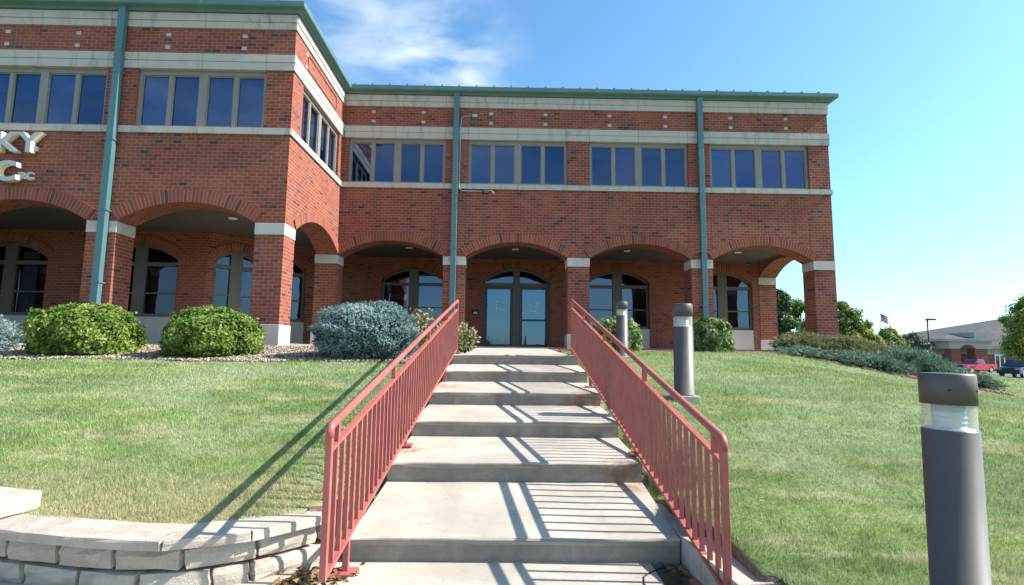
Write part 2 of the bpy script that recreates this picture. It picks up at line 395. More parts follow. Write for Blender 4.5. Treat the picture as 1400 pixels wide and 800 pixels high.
def origin_of(parent):
    v = Vector((0, 0, 0))
    while parent is not None:
        v = v + parent.location; parent = parent.parent if False else None
    return v
def attach(o, parent):
    o.parent = parent
    o.matrix_parent_inverse = Matrix.Identity(4) if parent.type == 'MESH' else Matrix.Translation(-parent.location)
def tag(o, label=None, cat=None, group=None, kind=None):
    if label: o['label'] = label
    if cat: o['category'] = cat
    if group: o['group'] = group
    if kind: o['kind'] = kind
    return o
def thing(name, loc, label, cat, group=None):
    o = bpy.data.objects.new(name, None); COL.objects.link(o); o.location = loc; o.empty_display_size = .2
    return tag(o, label, cat, group)
def copy_tree(o, off, parent=None):
    c = o.copy(); COL.objects.link(c)
    if parent is None: c.location = o.location + Vector(off)
    else: c.parent = parent; c.matrix_parent_inverse = o.matrix_parent_inverse.copy()
    for ch in o.children: copy_tree(ch, off, c)
    return c
def arr_mesh(name, V, F, rnd, mat, parent=None, smooth=False):
    """fast mesh from numpy arrays; F (n,k); rnd per face -> float attribute 'rnd'"""
    k = F.shape[1]; me = bpy.data.meshes.new(name)
    me.vertices.add(len(V)); me.vertices.foreach_set('co', V.astype(np.float32).ravel())
    me.loops.add(F.size); me.loops.foreach_set('vertex_index', F.astype(np.int32).ravel())
    me.polygons.add(len(F)); me.polygons.foreach_set('loop_start', (np.arange(len(F))*k).astype(np.int32))
    me.polygons.foreach_set('loop_total', np.full(len(F), k, np.int32))
    me.update(calc_edges=True)
    at = me.attributes.new('rnd', 'FLOAT', 'FACE'); at.data.foreach_set('value', rnd.astype(np.float32))
    me.materials.append(M[mat] if isinstance(mat, str) else mat)
    o = bpy.data.objects.new(name, me); COL.objects.link(o)
    if parent is not None: attach(o, parent)
    return o

# ------------------------------------------------------------------ levels and plan (metres, eye at the origin)
D, DW, DI, WI = 15.541, 11.729, 19.04, 15.23
XW = -4.888; XR = 9.83
ZCT, ZCB = 2.80, 2.543
ZSB, ZST, ZBB, ZBM, ZBT, ZCB2, ZCM, ZCT2 = 4.84, 4.99, 6.374, 6.56, 6.743, 7.373, 7.535, 7.72
ZAP, ZCEIL, ZFL = 3.25, 3.36, .17
COLS = [-1.47, 2.19, 5.85, 9.51]
def interp(x, xs, ys): return float(np.interp(x, xs, ys))
def sst(a, b, x):
    t = np.clip((x-a)/(b-a), 0, 1); return t*t*(3-2*t)
def terrain(X, Y):
    X = np.asarray(X, float); Y = np.asarray(Y, float)
    gr = np.interp(Y, [-5, 0, 2.08, 3.0, 3.7, 4.5, 6.24, 8, 10.3, 12, 14, 19, 40], [-1.35, -1.27, -1.15, -1.17, -1.11, -.90, -.50, -.29, -.08, .02, .06, .12, .1])
    gl = np.interp(Y, [-5, 0, 3.5, 6, 7.8, 9.0, 9.8, 10.6, 11.7, 19, 40], [-1.4, -1.3, -1.10, -.65, -.365, -.195, -.125, -.055, .07, .12, .1])
    g = np.where(X < 0, gl, gr)
    xs = 4.2 + np.clip((Y-11)/6, 0, 1)*6.2
    t = np.maximum(0, X-xs)
    fall = .15*(np.sqrt(t*t+1.2)-1.0954)
    h = np.maximum(g-fall, -1.98)
    # the turf runs down to the treads along both sides of the steps
    st = np.interp(Y, [3.80, 3.86, 4.86, 4.92, 5.92, 5.98, 7.08, 7.14, 8.33, 8.39, 9.52, 9.58, 10.6, 15, 19.1], [-1.3, -1.22, -1.11, -.94, -.89, -.724, -.67, -.50, -.44, -.274, -.20, -.05, -.02, .13, .18])
    wgt = sst(1.62, 1.16, np.abs(X-.025-.0197*Y))*(Y > 3.9)*sst(3.9, 4.6, Y)
    return h*(1-wgt)+np.minimum(h, st-.045)*wgt
def gz(x, y): return float(terrain(x, y))
def stair_c(Y): return .025+.0197*Y
# left retaining wall, plan of its front face (from left to the stairs)
WALL_L = [(-7.0, 4.6), (-5.2, 4.02), (-4.2, 3.70), (-3.0, 3.40), (-2.4, 3.26), (-1.91, 3.21), (-1.52, 3.36), (-1.17, 3.72)]
def wall_y(x):
    return np.interp(x, [p[0] for p in WALL_L], [p[1] for p in WALL_L])
WALL_R = [(1.27, 4.3), (1.30, 3.6), (1.34, 3.2), (1.37, 2.97)]

def pxX(u, Y, v=470):
    d = _F+_Rt*((u-700)/731.489)-_U*((v-400)/731.489); return d.x*Y/d.y
def pxZ(u, v, Y):
    d = _F+_Rt*((u-700)/731.489)-_U*((v-400)/731.489); return d.z*Y/d.y
# ------------------------------------------------------------------ ground
def sheet(name, mat, xs, ys, zfun, keep=None, kind='structure', skirt=0):
    X, Y = np.meshgrid(xs, ys); Z = zfun(X, Y)
    nx, ny = len(xs), len(ys)
    V = np.stack([X.ravel(), Y.ravel(), Z.ravel()], 1)
    i = np.arange(nx*ny).reshape(ny, nx)
    F = np.stack([i[:-1, :-1], i[:-1, 1:], i[1:, 1:], i[1:, :-1]], -1).reshape(-1, 4)
    if keep is not None:
        c = V[F].mean(1); F = F[keep(c[:, 0], c[:, 1])]
    if skirt:
        e = np.concatenate([F[:, [k, (k+1) % 4]] for k in range(4)]); key = np.sort(e, 1); _, inv, cnt = np.unique(key, axis=0, return_inverse=True, return_counts=True)
        e = e[cnt[inv.ravel()] == 1]; n0 = len(V)
        V = np.concatenate([V, V-np.array([0, 0, skirt])]); F = np.concatenate([F, np.stack([e[:, 1], e[:, 0], e[:, 0]+n0, e[:, 1]+n0], 1)])
    o = arr_mesh(name, V, F, np.zeros(len(F)), mat)
    if skirt:
        o.data.materials.append(M['soil']); mi = np.zeros(len(F), np.int32); mi[-len(e):] = 1; o.data.polygons.foreach_set('material_index', mi)
    for p in o.data.polygons: p.use_smooth = True
    return tag(o, kind=kind)

BED_Y_L = 9.02
def bed_left(x, y): return (y > BED_Y_L + .12*np.sin(x*1.7) + .06*np.sin(x*5.1)) & (x < -.2)
def bed_right(x, y):
    e = 13.3 + .1*np.sin(x*2.1) - .55*np.clip(x-6.0, 0, 3.2)
    return (y > e) & (x > 1.2) & (x < 11.2)
S = lambda a, b, st: np.linspace(a, b, max(2, int(round((b-a)/st))+1))
def lawn_keep(x, y):
    c = stair_c(y)
    left = (x < c-np.where(y < 4.9, 1.17, 1.06)) & (y > wall_y(x)+.16)
    right = (x > np.where(y > 4.9, c+1.06, np.where(y > 4.2, c+1.17, np.interp(y, [-3, 1.5, 2.97, 3.6, 4.2], [1.42, 1.47, 1.45, 1.36, 1.27]))))
    return left | right
lawn = sheet('lawn', 'lawn', np.concatenate([S(-26, -8, .5), S(-7.9, 9, .1), S(9.3, 26, .4)]), np.concatenate([S(-3, 2, .25), S(2.1, 15, .1), S(15.4, 26, .4)]),
             lambda X, Y: terrain(X, Y) - .004, lambda x, y: lawn_keep(x, y), skirt=.5)
sheet('mulch_bed', 'soil', S(-16, 11.4, .1), S(9, 19.2, .1), lambda X, Y: terrain(X, Y) + .012,
      lambda x, y: (bed_left(x, y) & (x < stair_c(y)-1.1)) | (bed_right(x, y) & (x > stair_c(y)+1.1)))
def tread_low(Y): return np.interp(Y, [3.70, 3.80, 4.86, 4.92, 5.92, 5.98, 7.08, 7.14, 8.33, 8.39, 9.40], [-1.32, -1.25, -1.16, -1.0, -.94, -.79, -.72, -.55, -.49, -.33, -.25])
sheet('soil', 'soil', np.array([-1.32, -1.2, -1.0, -.8]), S(3.74, 9.4, .08), lambda X, Y: tread_low(Y)-.03)
sheet('soil', 'soil', np.array([1.0, 1.15, 1.32, 1.45]), S(4.2, 9.4, .08), lambda X, Y: tread_low(Y)-.03)
# sidewalk in front of the wall and the steps
PAV_Z = lambda X, Y: -1.43 + .028*(Y-2.0)
sheet('sidewalk', concrete_mat('sidewalk_concrete', (.445, .395, .33)), S(-12, 8, .5), S(-4.5, 4.6, .35), lambda X, Y: PAV_Z(X, Y), lambda x, y: (x < 1.2) | (y < 2))
sheet('road', 'asphalt', S(-120, 120, 10), S(-14, -4.6, 2), lambda X, Y: X*0 - 1.74)
mb = MB(); mb.box(-120, 120, -4.68, -4.48, -1.9, -1.615); tag(mb.build('kerb', 'stone'), kind='structure')
sheet('ground', 'far_ground', np.concatenate([S(-900, -60, 60), S(-50, 50, 5), S(60, 900, 60)]), np.concatenate([S(-900, -60, 60), S(-50, 60, 5), S(70, 900, 60)]),
      lambda X, Y: X*0 - 2.06)
PL = lambda X, Y: X*0 - 1.93
sheet('parking_lot', 'asphalt', S(19, 110, 3), S(26, 79, 3), PL)
# light concrete apron and kerb at the near edge of the lot
mb = MB(); mb.box(19, 110, 25.4, 26.0, -2.1, -1.80); mb.box(50, 110, 61.2, 61.4, -2.1, -1.82); tag(mb.build('kerb', 'stone'), kind='structure')
mb = MB()
for k in range(14): mb.box(52+k*2.8, 52.1+k*2.8, 62, 67, -1.925, -1.922)
tag(mb.build('parking_line', 'white'), kind='structure')

# ------------------------------------------------------------------ concrete steps and walkway
NOSE = [(3.71, -1.222), (4.745, -.940), (5.81, -.724), (6.97, -.502), (8.22, -.274), (9.41, -.036)]
feet_L = [(3.56, -1.395), (5.30, -.905), (8.15, -.47), (9.62, -.03)]
feet_R = [(3.42, -1.40), (5.00, -.915), (7.62, -.475), (9.62, -.03)]
def rail_x(side, Y): return interp(Y, [3.1, 9.6], [-.985, -.832]) if side < 0 else interp(Y, [3.05, 9.6], [1.243, 1.235])
rust = [((rail_x(-1, 8.15)+.05, 7.6, -.55), .42), ((rail_x(-1, 5.3)+.06, 5.2, -.92), .22), ((rail_x(-1, 3.56)+.05, 3.5, -1.4), .22),
        ((1.12, 6.97, -.58), .42), ((1.10, 4.72, -1.0), .36)]
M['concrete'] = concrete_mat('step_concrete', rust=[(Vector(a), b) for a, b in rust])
steps = thing('concrete_steps', (.1, 3.7, -1.4), 'broad pale concrete steps climbing the lawn between two red railings', 'steps')
for i, (y0, z0) in enumerate(NOSE):
    last = i == len(NOSE)-1
    y1 = NOSE[i+1][0]+.02 if not last else 10.6
    zb = NOSE[i+1][1]-.166 if not last else -.022
    zl = z0-.172 if i else z0-.20
    # profile (y,z) with a rounded nosing; the riser leans back under it
    prof = [(y0+.028, zl-.10), (y0+.018, z0-.05)] + [(y0+.022-.022*math.sin(a), z0-.022+.022*math.cos(a)) for a in (math.pi/2, 1.2, .8, .4, 0)] + [(y1, zb), (y1, zl-.25)]
    N_ = 10; mb = MB()
    hw = 1.10
    pts = []
    for k in range(N_+1):
        t = -hw + 2*hw*k/N_
        pts.append([(stair_c(y)+t + (0 if 0 < k < N_ else 0), y + random.uniform(-.003, .003), z + random.uniform(-.0025, .0025)) for y, z in prof])
    for k in range(N_):
        for j in range(len(prof)-1):
            mb.face([pts[k][j], pts[k+1][j], pts[k+1][j+1], pts[k][j+1]][::-1], None, 1 <= j <= 5)
    mb.face(pts[0]); mb.face(pts[-1][::-1])
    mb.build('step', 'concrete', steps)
# walkway from the top step to the doors
def wz(Y): return np.interp(Y, [10.6, 15.0, 19.1], [-.022, .125, ZFL+.006])
sheet('walkway', concrete_mat('walk_concrete', (.45, .405, .345)), np.array([-1.0, -.5, 0, .5, 1.0])+.25, S(10.6, 19.0, .4), lambda X, Y: wz(Y))

# ------------------------------------------------------------------ office building
BLD = thing('office_building', (0, D, 0), 'two storey red brick office building with arcade, stone bands and green gutter', 'building')
def arcz(u, hw, zs, za):
    r = za-zs; Rr = (hw*hw+r*r)/(2*r); return za-Rr+math.sqrt(max(0, Rr*Rr-u*u))
class Fr:
    """wall frame: origin, along-direction t, outward normal n"""
    def __init__(s, o, t, n): s.o = Vector((*o, 0)); s.t = Vector((*t, 0)).normalized(); s.n = Vector((*n, 0)).normalized()
    def p(s, u, z, off=0): q = s.o+s.t*u+s.n*off; return (q.x, q.y, z)
def prism(mb, f, u0, u1, zl0, zl1, zh0, zh1, a, b, sides='', top=True, bottom=True):
    """solid strip between u0,u1; offsets a (outer) and b (inner, negative)"""
    P = f.p
    flip = f.t.cross(f.n).z > 0      # keep outward winding whatever the handedness
    def fc(l): mb.face(l[::-1] if flip else l)
    fc([P(u0, zl0, a), P(u1, zl1, a), P(u1, zh1, a), P(u0, zh0, a)])
    fc([P(u1, zl1, b), P(u0, zl0, b), P(u0, zh0, b), P(u1, zh1, b)])
    if bottom: fc([P(u0, zl0, b), P(u1, zl1, b), P(u1, zl1, a), P(u0, zl0, a)])
    if top: fc([P(u0, zh0, a), P(u1, zh1, a), P(u1, zh1, b), P(u0, zh0, b)])
    if 'l' in sides: fc([P(u0, zl0, b), P(u0, zl0, a), P(u0, zh0, a), P(u0, zh0, b)])
    if 'r' in sides: fc([P(u1, zl1, a), P(u1, zl1, b), P(u1, zh1, b), P(u1, zh1, a)])
def arched_wall(f, L, zlo, zhi, opens, thick, name='brick_wall', mat='brick', u_start=0, ends='lr', bottom=True):
    """opens: (uc, hw, zsill or None, zspring, zapex)"""
    mb = MB(); u = u_start; NS = 22
    for k, (uc, hw, zs, zsp, za) in enumerate(sorted(opens)):
        if uc-hw > u+1e-4: prism(mb, f, u, uc-hw, zlo, zlo, zhi, zhi, 0, -thick, ('l' if (u == u_start and 'l' in ends) else '') + ('r' if zs is not None or zlo < zsp-.01 else ''), bottom=bottom)
        for i in range(NS):
            a0 = -hw+2*hw*i/NS; a1 = -hw+2*hw*(i+1)/NS
            prism(mb, f, uc+a0, uc+a1, arcz(a0, hw, zsp, za), arcz(a1, hw, zsp, za), zhi, zhi, 0, -thick)
        if zs is not None and zs > zlo+.01: prism(mb, f, uc-hw, uc+hw, zlo, zlo, zs, zs, 0, -thick)
        u = uc+hw
        if zs is not None or zlo < zsp-.01:
            pass
    if L > u+1e-4: prism(mb, f, u, L, zlo, zlo, zhi, zhi, 0, -thick, ('r' if 'r' in ends else '') + ('l' if opens and (opens[0][2] is not None or zlo < opens[0][3]-.01) else ''), bottom=bottom)
    # jamb faces on the right of each opening
    o = mb.build(name, mat, BLD)
    return o
def arch_ring(f, uc, hw, zs, za, w=.27, proud=.028, depth=.10, name='arch_ring', ext=0.0):
    mb = MB(); r = za-zs; Rr = (hw*hw+r*r)/(2*r); cz = za-Rr; am = math.asin(min(1, hw/Rr)); n = 36
    for i in range(n):
        t0 = -am+2*am*i/n; t1 = -am+2*am*(i+1)/n
        q = lambda t, rr, off: f.p(uc+rr*math.sin(t), cz+rr*math.cos(t), off)
        ri, ro = Rr+.002, Rr+w
        sh = 40+round(uc*3.7+zs)*.0813*7
        uv = [(t0*Rr+sh, .01), (t1*Rr+sh, .01), (t1*Rr+sh, .29), (t0*Rr+sh, .29)]
        fl = f.t.cross(f.n).z > 0
        def fc(l, uv): mb.face(l[::-1] if fl else l, uv[::-1] if fl else uv)
        fc([q(t0, ri, proud), q(t1, ri, proud), q(t1, ro, proud), q(t0, ro, proud)], uv)
        fc([q(t0, ro, proud), q(t1, ro, proud), q(t1, ro, -depth), q(t0, ro, -depth)], [(t0*Rr+9, .1), (t1*Rr+9, .1), (t1*Rr+9, .2), (t0*Rr+9, .2)])
        fc([q(t1, ri, proud), q(t0, ri, proud), q(t0, ri, -.012), q(t1, ri, -.012)], [(t1*Rr+9, .1), (t0*Rr+9, .1), (t0*Rr+9, .12), (t1*Rr+9, .12)])
    return mb.build(name, 'ring', BLD)
fM = Fr((0, D), (1, 0), (0, -1))            # main front, u = x
fW = Fr((0, DW), (1, 0), (0, -1))           # wing front, u = x
fS = Fr((XW, 0), (0, 1), (1, 0))            # wing side, u = y
fR = Fr((XR, 0), (0, 1), (1, 0))            # right side, u = y
fI = Fr((0, DI), (1, 0), (0, -1))           # inner main wall
fJ = Fr((0, WI), (1, 0), (0, -1))           # inner wing wall
q45 = Vector((-8.47, WI)); fK = Fr((q45.x, q45.y), (1, 1), (1, -1))
CW = .64
# ---- columns
def column(x0, x1, y0, y1, base_top=.556, zbot=-.05, stone_base=True):
    mb = MB(); mb.box(x0, x1, y0, y1, base_top if stone_base else zbot, ZCB)
    c = mb.build('column', 'brick', BLD)
    mb = MB(); mb.bbox(x0-.012, x1+.012, y0-.012, y1+.012, ZCB, ZCT, .008); mb.build('stone_cap', 'stone_clean', c)
    if stone_base:
        mb = MB(); mb.bbox(x0-.02, x1+.02, y0-.02, y1+.02, zbot, base_top, .008); mb.build('stone_base', 'stone_clean', c)
    return c
for x in COLS: column(x-CW/2, x+CW/2, D, D+.6, zbot=-.2)
WCOL = [(-16.60, -15.96), (-12.91, -12.27), (-9.22, -8.58), (XW-CW, XW)]
for a, b in WCOL: column(a, b, DW, DW+.6, zbot=-.1)
column(XW-CW, XW, D, D+.6, zbot=-.1)
column(COLS[3]-CW/2+.02, XR, DI-.02, DI+.58)
# ---- arcade wall above the columns
mo = [(x+CW/2+1.51, 1.51, None, ZCT, ZAP) for x in [XW-CW/2]+COLS[:3]]
mo[0] = ((XW+COLS[0]-CW/2)/2, (COLS[0]-CW/2-XW)/2, None, ZCT, ZAP)
arched_wall(fM, XR, ZCT, (ZSB+ZST)/2, mo, .6, u_start=XW-.6, ends='r')
for uc, hw, _, zs, za in mo: arch_ring(fM, uc, hw, zs, za)
wo = [((WCOL[i][1]+WCOL[i+1][0])/2, (WCOL[i+1][0]-WCOL[i][1])/2, None, ZCT, ZAP) for i in range(3)]
arched_wall(fW, XW, ZCT, (ZSB+ZST)/2, wo, .6, u_start=-17.5, ends='l')
for uc, hw, _, zs, za in wo: arch_ring(fW, uc, hw, zs, za, .30)
so = [((DW+.6+D)/2, (D-DW-.6)/2, None, ZCT, 3.29)]
arched_wall(fS, D+.02, ZCT, (ZSB+ZST)/2, so, .6, u_start=DW+.002, ends='')
for uc, hw, _, zs, za in so: arch_ring(fS, uc, hw, zs, za, .24)
ro = [((D+.6+DI)/2, (DI-D-.6)/2-.02, None, ZCT, ZAP)]
arched_wall(fR, 30, ZCT, (ZSB+ZST)/2, ro, .6, u_start=D+.002, ends='r')
for uc, hw, _, zs, za in ro: arch_ring(fR, uc, hw, zs, za)
arched_wall(fR, 30, -.3, ZCT, [], .3, u_start=DI+.6, ends='r')
# ---- upper storey: piers between windows, frieze
def band_wall(f, u0, u1, z0, z1, holes, th=.30, ends=''):
    u = u0; nm = 'brick_pier' if holes else 'brick_wall'
    for a, b in holes:
        mb = MB(); prism(mb, f, u, a, z0, z0, z1, z1, 0, -th, ('l' if u > u0 or 'l' in ends else '')+'r'); mb.build(nm, 'brick', BLD); u = b
    mb = MB(); prism(mb, f, u, u1, z0, z0, z1, z1, 0, -th, ('l' if holes else '')+('r' if 'r' in ends else '')); mb.build(nm, 'brick', BLD)
MWIN = [(-4.70, -1.80), (-1.12, 1.86), (2.53, 5.52), (6.18, 9.20)]
WWIN = [(-15.70, -12.78), (-12.04, -9.10), (-8.42, -5.50)]
SWIN = [(12.36, 15.20)]
zs_, zb_ = (ZSB+ZST)/2, ZBM
band_wall(fM, XW-.3, XR, zs_, zb_, MWIN, ends='r')
band_wall(fW, -17.5, XW, zs_, zb_, WWIN)
band_wall(fS, DW+.002, D, zs_, zb_, SWIN)
band_wall(fR, D+.002, 30, zs_, zb_, [(D+.9, D+3.8), (D+5.2, D+8.1)], ends='r')
for f, a, b in ((fM, XW-.3, XR), (fW, -17.5, XW), (fS, DW+.002, D), (fR, D+.002, 30)):
    band_wall(f, a, b, ZBM, ZCT2, [])
# ---- stone bands, as rows of blocks with open joints
def band(f, segs, z0, z1, off, name='stone_band', depth=.12, mat='stone'):
    mb = MB()
    for a, b in segs:
        n = max(1, round((b-a)/1.5))
        for k in range(n):
            ua = a+(b-a)*k/n+.004; ub = a+(b-a)*(k+1)/n-.004
            o = off + random.uniform(-.0015, .0015)
            prism(mb, f, ua, ub, z0, z0, z1, z1, o, -depth, 'lr')
    return mb.build(name, mat, BLD)
def cuts(a, b, js): 
    js = [a]+sorted(j for j in js if a+.05 < j < b-.05)+[b]; return list(zip(js[:-1], js[1:]))
mj = [x+s for x in COLS for s in (-.34, .34)]; wj = [-12.93, -12.25, -9.10, -8.42, -5.50]; sj = [12.36]; rj = [D+.66, DI]
for (f, a, b, j, oo) in ((fM, XW+.045, XR+.03, mj, 1), (fW, -17.5, XW+.03, wj, 1), (fS, DW-.028, D+.01, sj, 0), (fR, D-.028, 30, rj, 0)):
    sg = cuts(a, b, j)
    e = 0.0 if oo else .0
    band(f, sg, ZSB, ZST, .045)
    band(f, sg, ZBB, ZBM-.004, .030); band(f, sg, ZBM+.004, ZBT, .042)
    band(f, sg, ZCB2, ZCM-.004, .030); band(f, sg, ZCM+.004, ZCT2, .050)
# control joints and the little paired stones of the frieze
for j, yy, za, zb in [(j, D, ZBT, ZCB2) for j in mj[:-1]]+[(j, D, 3.0, ZSB) for j in mj[:-1]]+[(j, DW, ZBT, ZCB2) for j in wj]+[(j, DW, 3.5, ZSB) for j in (-9.20, -8.60)]:
    mb = MB(); mb.box(j-.006, j+.006, yy-.002, yy+.02, za, zb); mb.build('control_joint', 'joint', BLD)
def studs(f, us):
    for u in us:
        for z in (6.90, 7.20):
            mb = MB(); prism(mb, f, u-.055, u+.055, z-.04, z-.04, z+.04, z+.04, .008, -.05, 'lr'); mb.build('accent_stone', 'stone', BLD)
studs(fM, [-4.0, -2.5, -.45, 1.2, 3.15, 4.85, 6.85, 8.55]); studs(fW, [-14.6, -13.6, -11.45, -9.85, -7.8, -6.05])
# wing side: sunk frieze panel drawn by its raised border
mb = MB()
prism(mb, fS, 12.55, 14.75, 7.22, 7.22, 7.25, 7.25, .02, -.02, 'lr'); prism(mb, fS, 12.55, 14.75, 6.86, 6.86, 6.89, 6.89, .02, -.02, 'lr')
prism(mb, fS, 12.52, 12.55, 6.86, 6.86, 7.25, 7.25, .02, -.02, 'lr'); prism(mb, fS, 14.75, 14.78, 6.86, 6.86, 7.25, 7.25, .02, -.02, 'lr')
mb.build('frieze_panel', 'brick', BLD)
studs(fS, [12.48])
# ---- upper windows
def upper_window(f, a, b, blinds=(0, 0, 0, 0), z0=ZST, z1=ZBB-.004, glass='glass', rec=.10):
    wdw = MB(); mid = (a+b)/2; t = .07
    def bar(u0, u1, zz0, zz1, o=-rec+.03, d=.12): prism(wdw, f, u0, u1, zz0, zz0, zz1, zz1, o, -rec-d, 'lr')
    bar(a+.002, a+t, z0, z1); bar(b-t, b-.002, z0, z1); bar(a+t, b-t, z1-.11, z1); bar(a+t, b-t, z0, z0+.05)
    bar(mid-.095, mid+.095, z0+.05, z1-.11)
    qs = [(a+t, mid-.095), (mid+.095, b-t)]; panes = []
    for l, r in qs:
        m = (l+r)/2; bar(m-.045, m+.045, z0+.05, z1-.11, -rec+.02); panes += [(l, m-.045), (m+.045, r)]
    W = wdw.build('window', 'frame', BLD)
    for k, (l, r) in enumerate(panes):
        mb = MB(); prism(mb, f, l, l+.022, z0+.05, z0+.05, z1-.11, z1-.11, -rec+.005, -rec-.05, 'lr'); prism(mb, f, r-.022, r, z0+.05, z0+.05, z1-.11, z1-.11, -rec+.005, -rec-.05, 'lr')
        prism(mb, f, l+.022, r-.022, z0+.05, z0+.05, z0+.075, z0+.075, -rec+.005, -rec-.05); prism(mb, f, l+.022, r-.022, z1-.135, z1-.135, z1-.11, z1-.11, -rec+.005, -rec-.05)
        mb.build('sash', 'frame', W)
        mb = MB(); q = [f.p(l+.02, z0+.07, -rec-.02), f.p(r-.02, z0+.07, -rec-.02), f.p(r-.02, z1-.13, -rec-.02), f.p(l+.02, z1-.13, -rec-.02)]
        tlt = random.uniform(-.006, .006); q = [Vector(v)+f.n*(tlt if i in (0, 3) else 0) for i, v in enumerate(q)]
        mb.face(q if not f.t.cross(f.n).z > 0 else q[::-1]); mb.build('pane', glass if glass != 'glass' else 'glass%d' % random.randrange(4), W)
        if blinds[k] > 0:
            mb = MB(); h = (z1-z0-.16)*blinds[k]; prism(mb, f, l+.01, r-.01, z1-.12-h, z1-.12-h, z1-.12, z1-.12, -rec-.09, -rec-.10, 'lr'); mb.build('blind', 'blind', W)
    return W
for (a, b), bl in zip(MWIN, ((.2, .0, 0, 0), (0, .12, 0, 0), (.30, .30, .22, 0), (.18, .5, .12, .12))): upper_window(fM, a, b, bl)
for (a, b), bl in zip(WWIN, ((0, .3, 0, 0), (.35, .48, .30, .3), (1, 1, .85, 1))): upper_window(fW, a, b, bl)
upper_window(fS, *SWIN[0], (.95, .95, .6, .95))
for a, b in ((D+.9, D+3.8), (D+5.2, D+8.1)): upper_window(fR, a, b)
# ---- floors, ceilings, back of rooms
mb = MB(); mb.box(-17.8, -17.502, DW, 30, -.4, ZCT2); mb.build('brick_wall', 'brick', BLD)
mb = MB(); mb.box(-17.5, XR-.302, 29.7, 29.998, -.4, ZCT2); mb.build('brick_wall', 'brick', BLD)
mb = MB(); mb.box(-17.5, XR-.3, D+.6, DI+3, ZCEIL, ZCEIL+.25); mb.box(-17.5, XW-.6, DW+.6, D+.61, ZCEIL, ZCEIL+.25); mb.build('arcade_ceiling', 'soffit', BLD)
mb = MB(); mb.box(-17.5, XR, D-.0, 30, -.4, ZFL); mb.box(-17.5, XW, DW+.0, D, -.4, ZFL-.012); mb.build('arcade_floor', 'concrete', BLD)
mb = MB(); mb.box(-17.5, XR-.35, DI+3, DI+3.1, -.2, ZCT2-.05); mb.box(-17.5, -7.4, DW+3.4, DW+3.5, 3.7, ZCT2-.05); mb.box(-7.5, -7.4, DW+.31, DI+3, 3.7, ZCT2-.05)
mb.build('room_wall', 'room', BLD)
mb = MB(); mb.box(-17.5, XR-.32, D+.31, DI+3, ZBB+.02, ZBB+.12); mb.box(-17.5, XW-.32, DW+.31, D+.31, ZBB+.02, ZBB+.12); mb.build('room_ceiling', 'white', BLD)
# ---- inner arcade walls with arched windows and the doors
def arch_frame(mb, f, uc, hw, zsp, za, wd, off, d):
    n = 20
    for i in range(n):
        a0 = -hw+2*hw*i/n; a1 = -hw+2*hw*(i+1)/n
        o0, o1 = arcz(a0, hw, zsp, za), arcz(a1, hw, zsp, za)
        prism(mb, f, uc+a0, uc+a1, o0-wd, o1-wd, o0, o1, off, off-d)
def low_window(f, uc, hw, zs=.90, zsp=2.56, za=2.99, ztr=2.36, mat='frame_brown', glass='glass_low', curtain=None, ztop_stone=.90):
    mb = MB(); rec = -.10; T = .07
    def bar(u0, u1, z0, z1, o=rec, d=.10): prism(mb, f, u0, u1, z0, z0, z1, z1, o, o-d, 'lr')
    bar(uc-hw+.002, uc-hw+T, zs, zsp); bar(uc+hw-T, uc+hw-.002, zs, zsp); bar(uc-hw+T, uc+hw-T, zs, zs+.09)
    bar(uc-.17, uc+.17, zs+.09, za-.10, rec+.01)
    for s_ in (-1, 1):
        l, r = (uc-hw+T, uc-.17) if s_ < 0 else (uc+.17, uc+hw-T)
        bar(l, r, ztr, ztr+.11); bar(l, r, 1.56, 1.60, rec-.02, .05)
    arch_frame(mb, f, uc, hw-.003, zsp, za, .09, rec, .10)
    W = mb.build('window', mat, BLD)
    for l, r in ((uc-hw+T, uc-.17), (uc+.17, uc+hw-T)):
        for z0, z1 in ((zs+.09, ztr), (ztr+.11, None)):
            mb = MB()
            if z1: pts = [(l, z0), (r, z0), (r, z1), (l, z1)]
            else:
                pts = [(l, z0), (r, z0)]+[(r+(l-r)*k/10, arcz(r+(l-r)*k/10-uc, hw, zsp, za)-.05) for k in range(11)]
            q = [f.p(u, z, rec-.06) for u, z in pts]
            mb.face(q if not f.t.cross(f.n).z > 0 else q[::-1]); mb.build('pane', glass, W)
        if curtain:
            cm, frac = curtain
            mb = MB(); n = 24; ll = l+.02; rr = l+(r-l)*frac
            for k in range(n):
                ua, ub = ll+(rr-ll)*k/n, ll+(rr-ll)*(k+1)/n
                oa, ob = rec-.2+.03*math.sin(k*1.5), rec-.2+.03*math.sin((k+1)*1.5)
                mb.face([f.p(ua, zs+.1, oa), f.p(ub, zs+.1, ob), f.p(ub, ztr+.4, ob), f.p(ua, ztr+.4, oa)], None, True)
            mb.build('curtain', cm, W)
    # stone apron below
    mb = MB(); prism(mb, f, uc-hw+.003, uc+hw-.003, ZFL-.3, ZFL-.3, ztop_stone-.002, ztop_stone-.002, -.012, -.25, 'lr'); mb.build('stone_apron', 'stone_clean', BLD)
    return W
DOORC, DHW = .45, 1.20
IW = [(-3.24, 1.13), (4.10, 1.13), (7.92, 1.05)]
arched_wall(fI, XR-.3, ZFL-.3, ZCEIL+.02, [(u, h, ZFL-.3, 2.56, 2.99) for u, h in IW]+[(DOORC, DHW, ZFL-.3, 2.55, 3.03)], .30, mat='brick_inner', u_start=-4.66)
for u, h in IW: arch_ring(fI, u, h, 2.56, 2.99, .24); low_window(fI, u, h)
arch_ring(fI, DOORC, DHW, 2.55, 3.03, .24)
JW = [(-14.10, 1.12), (-10.42, 1.12)]
arched_wall(fJ, q45.x, ZFL-.35, ZCEIL+.02, [(u, h, ZFL-.35, 2.56, 2.99) for u, h in JW], .30, mat='brick_inner', u_start=-17.5)
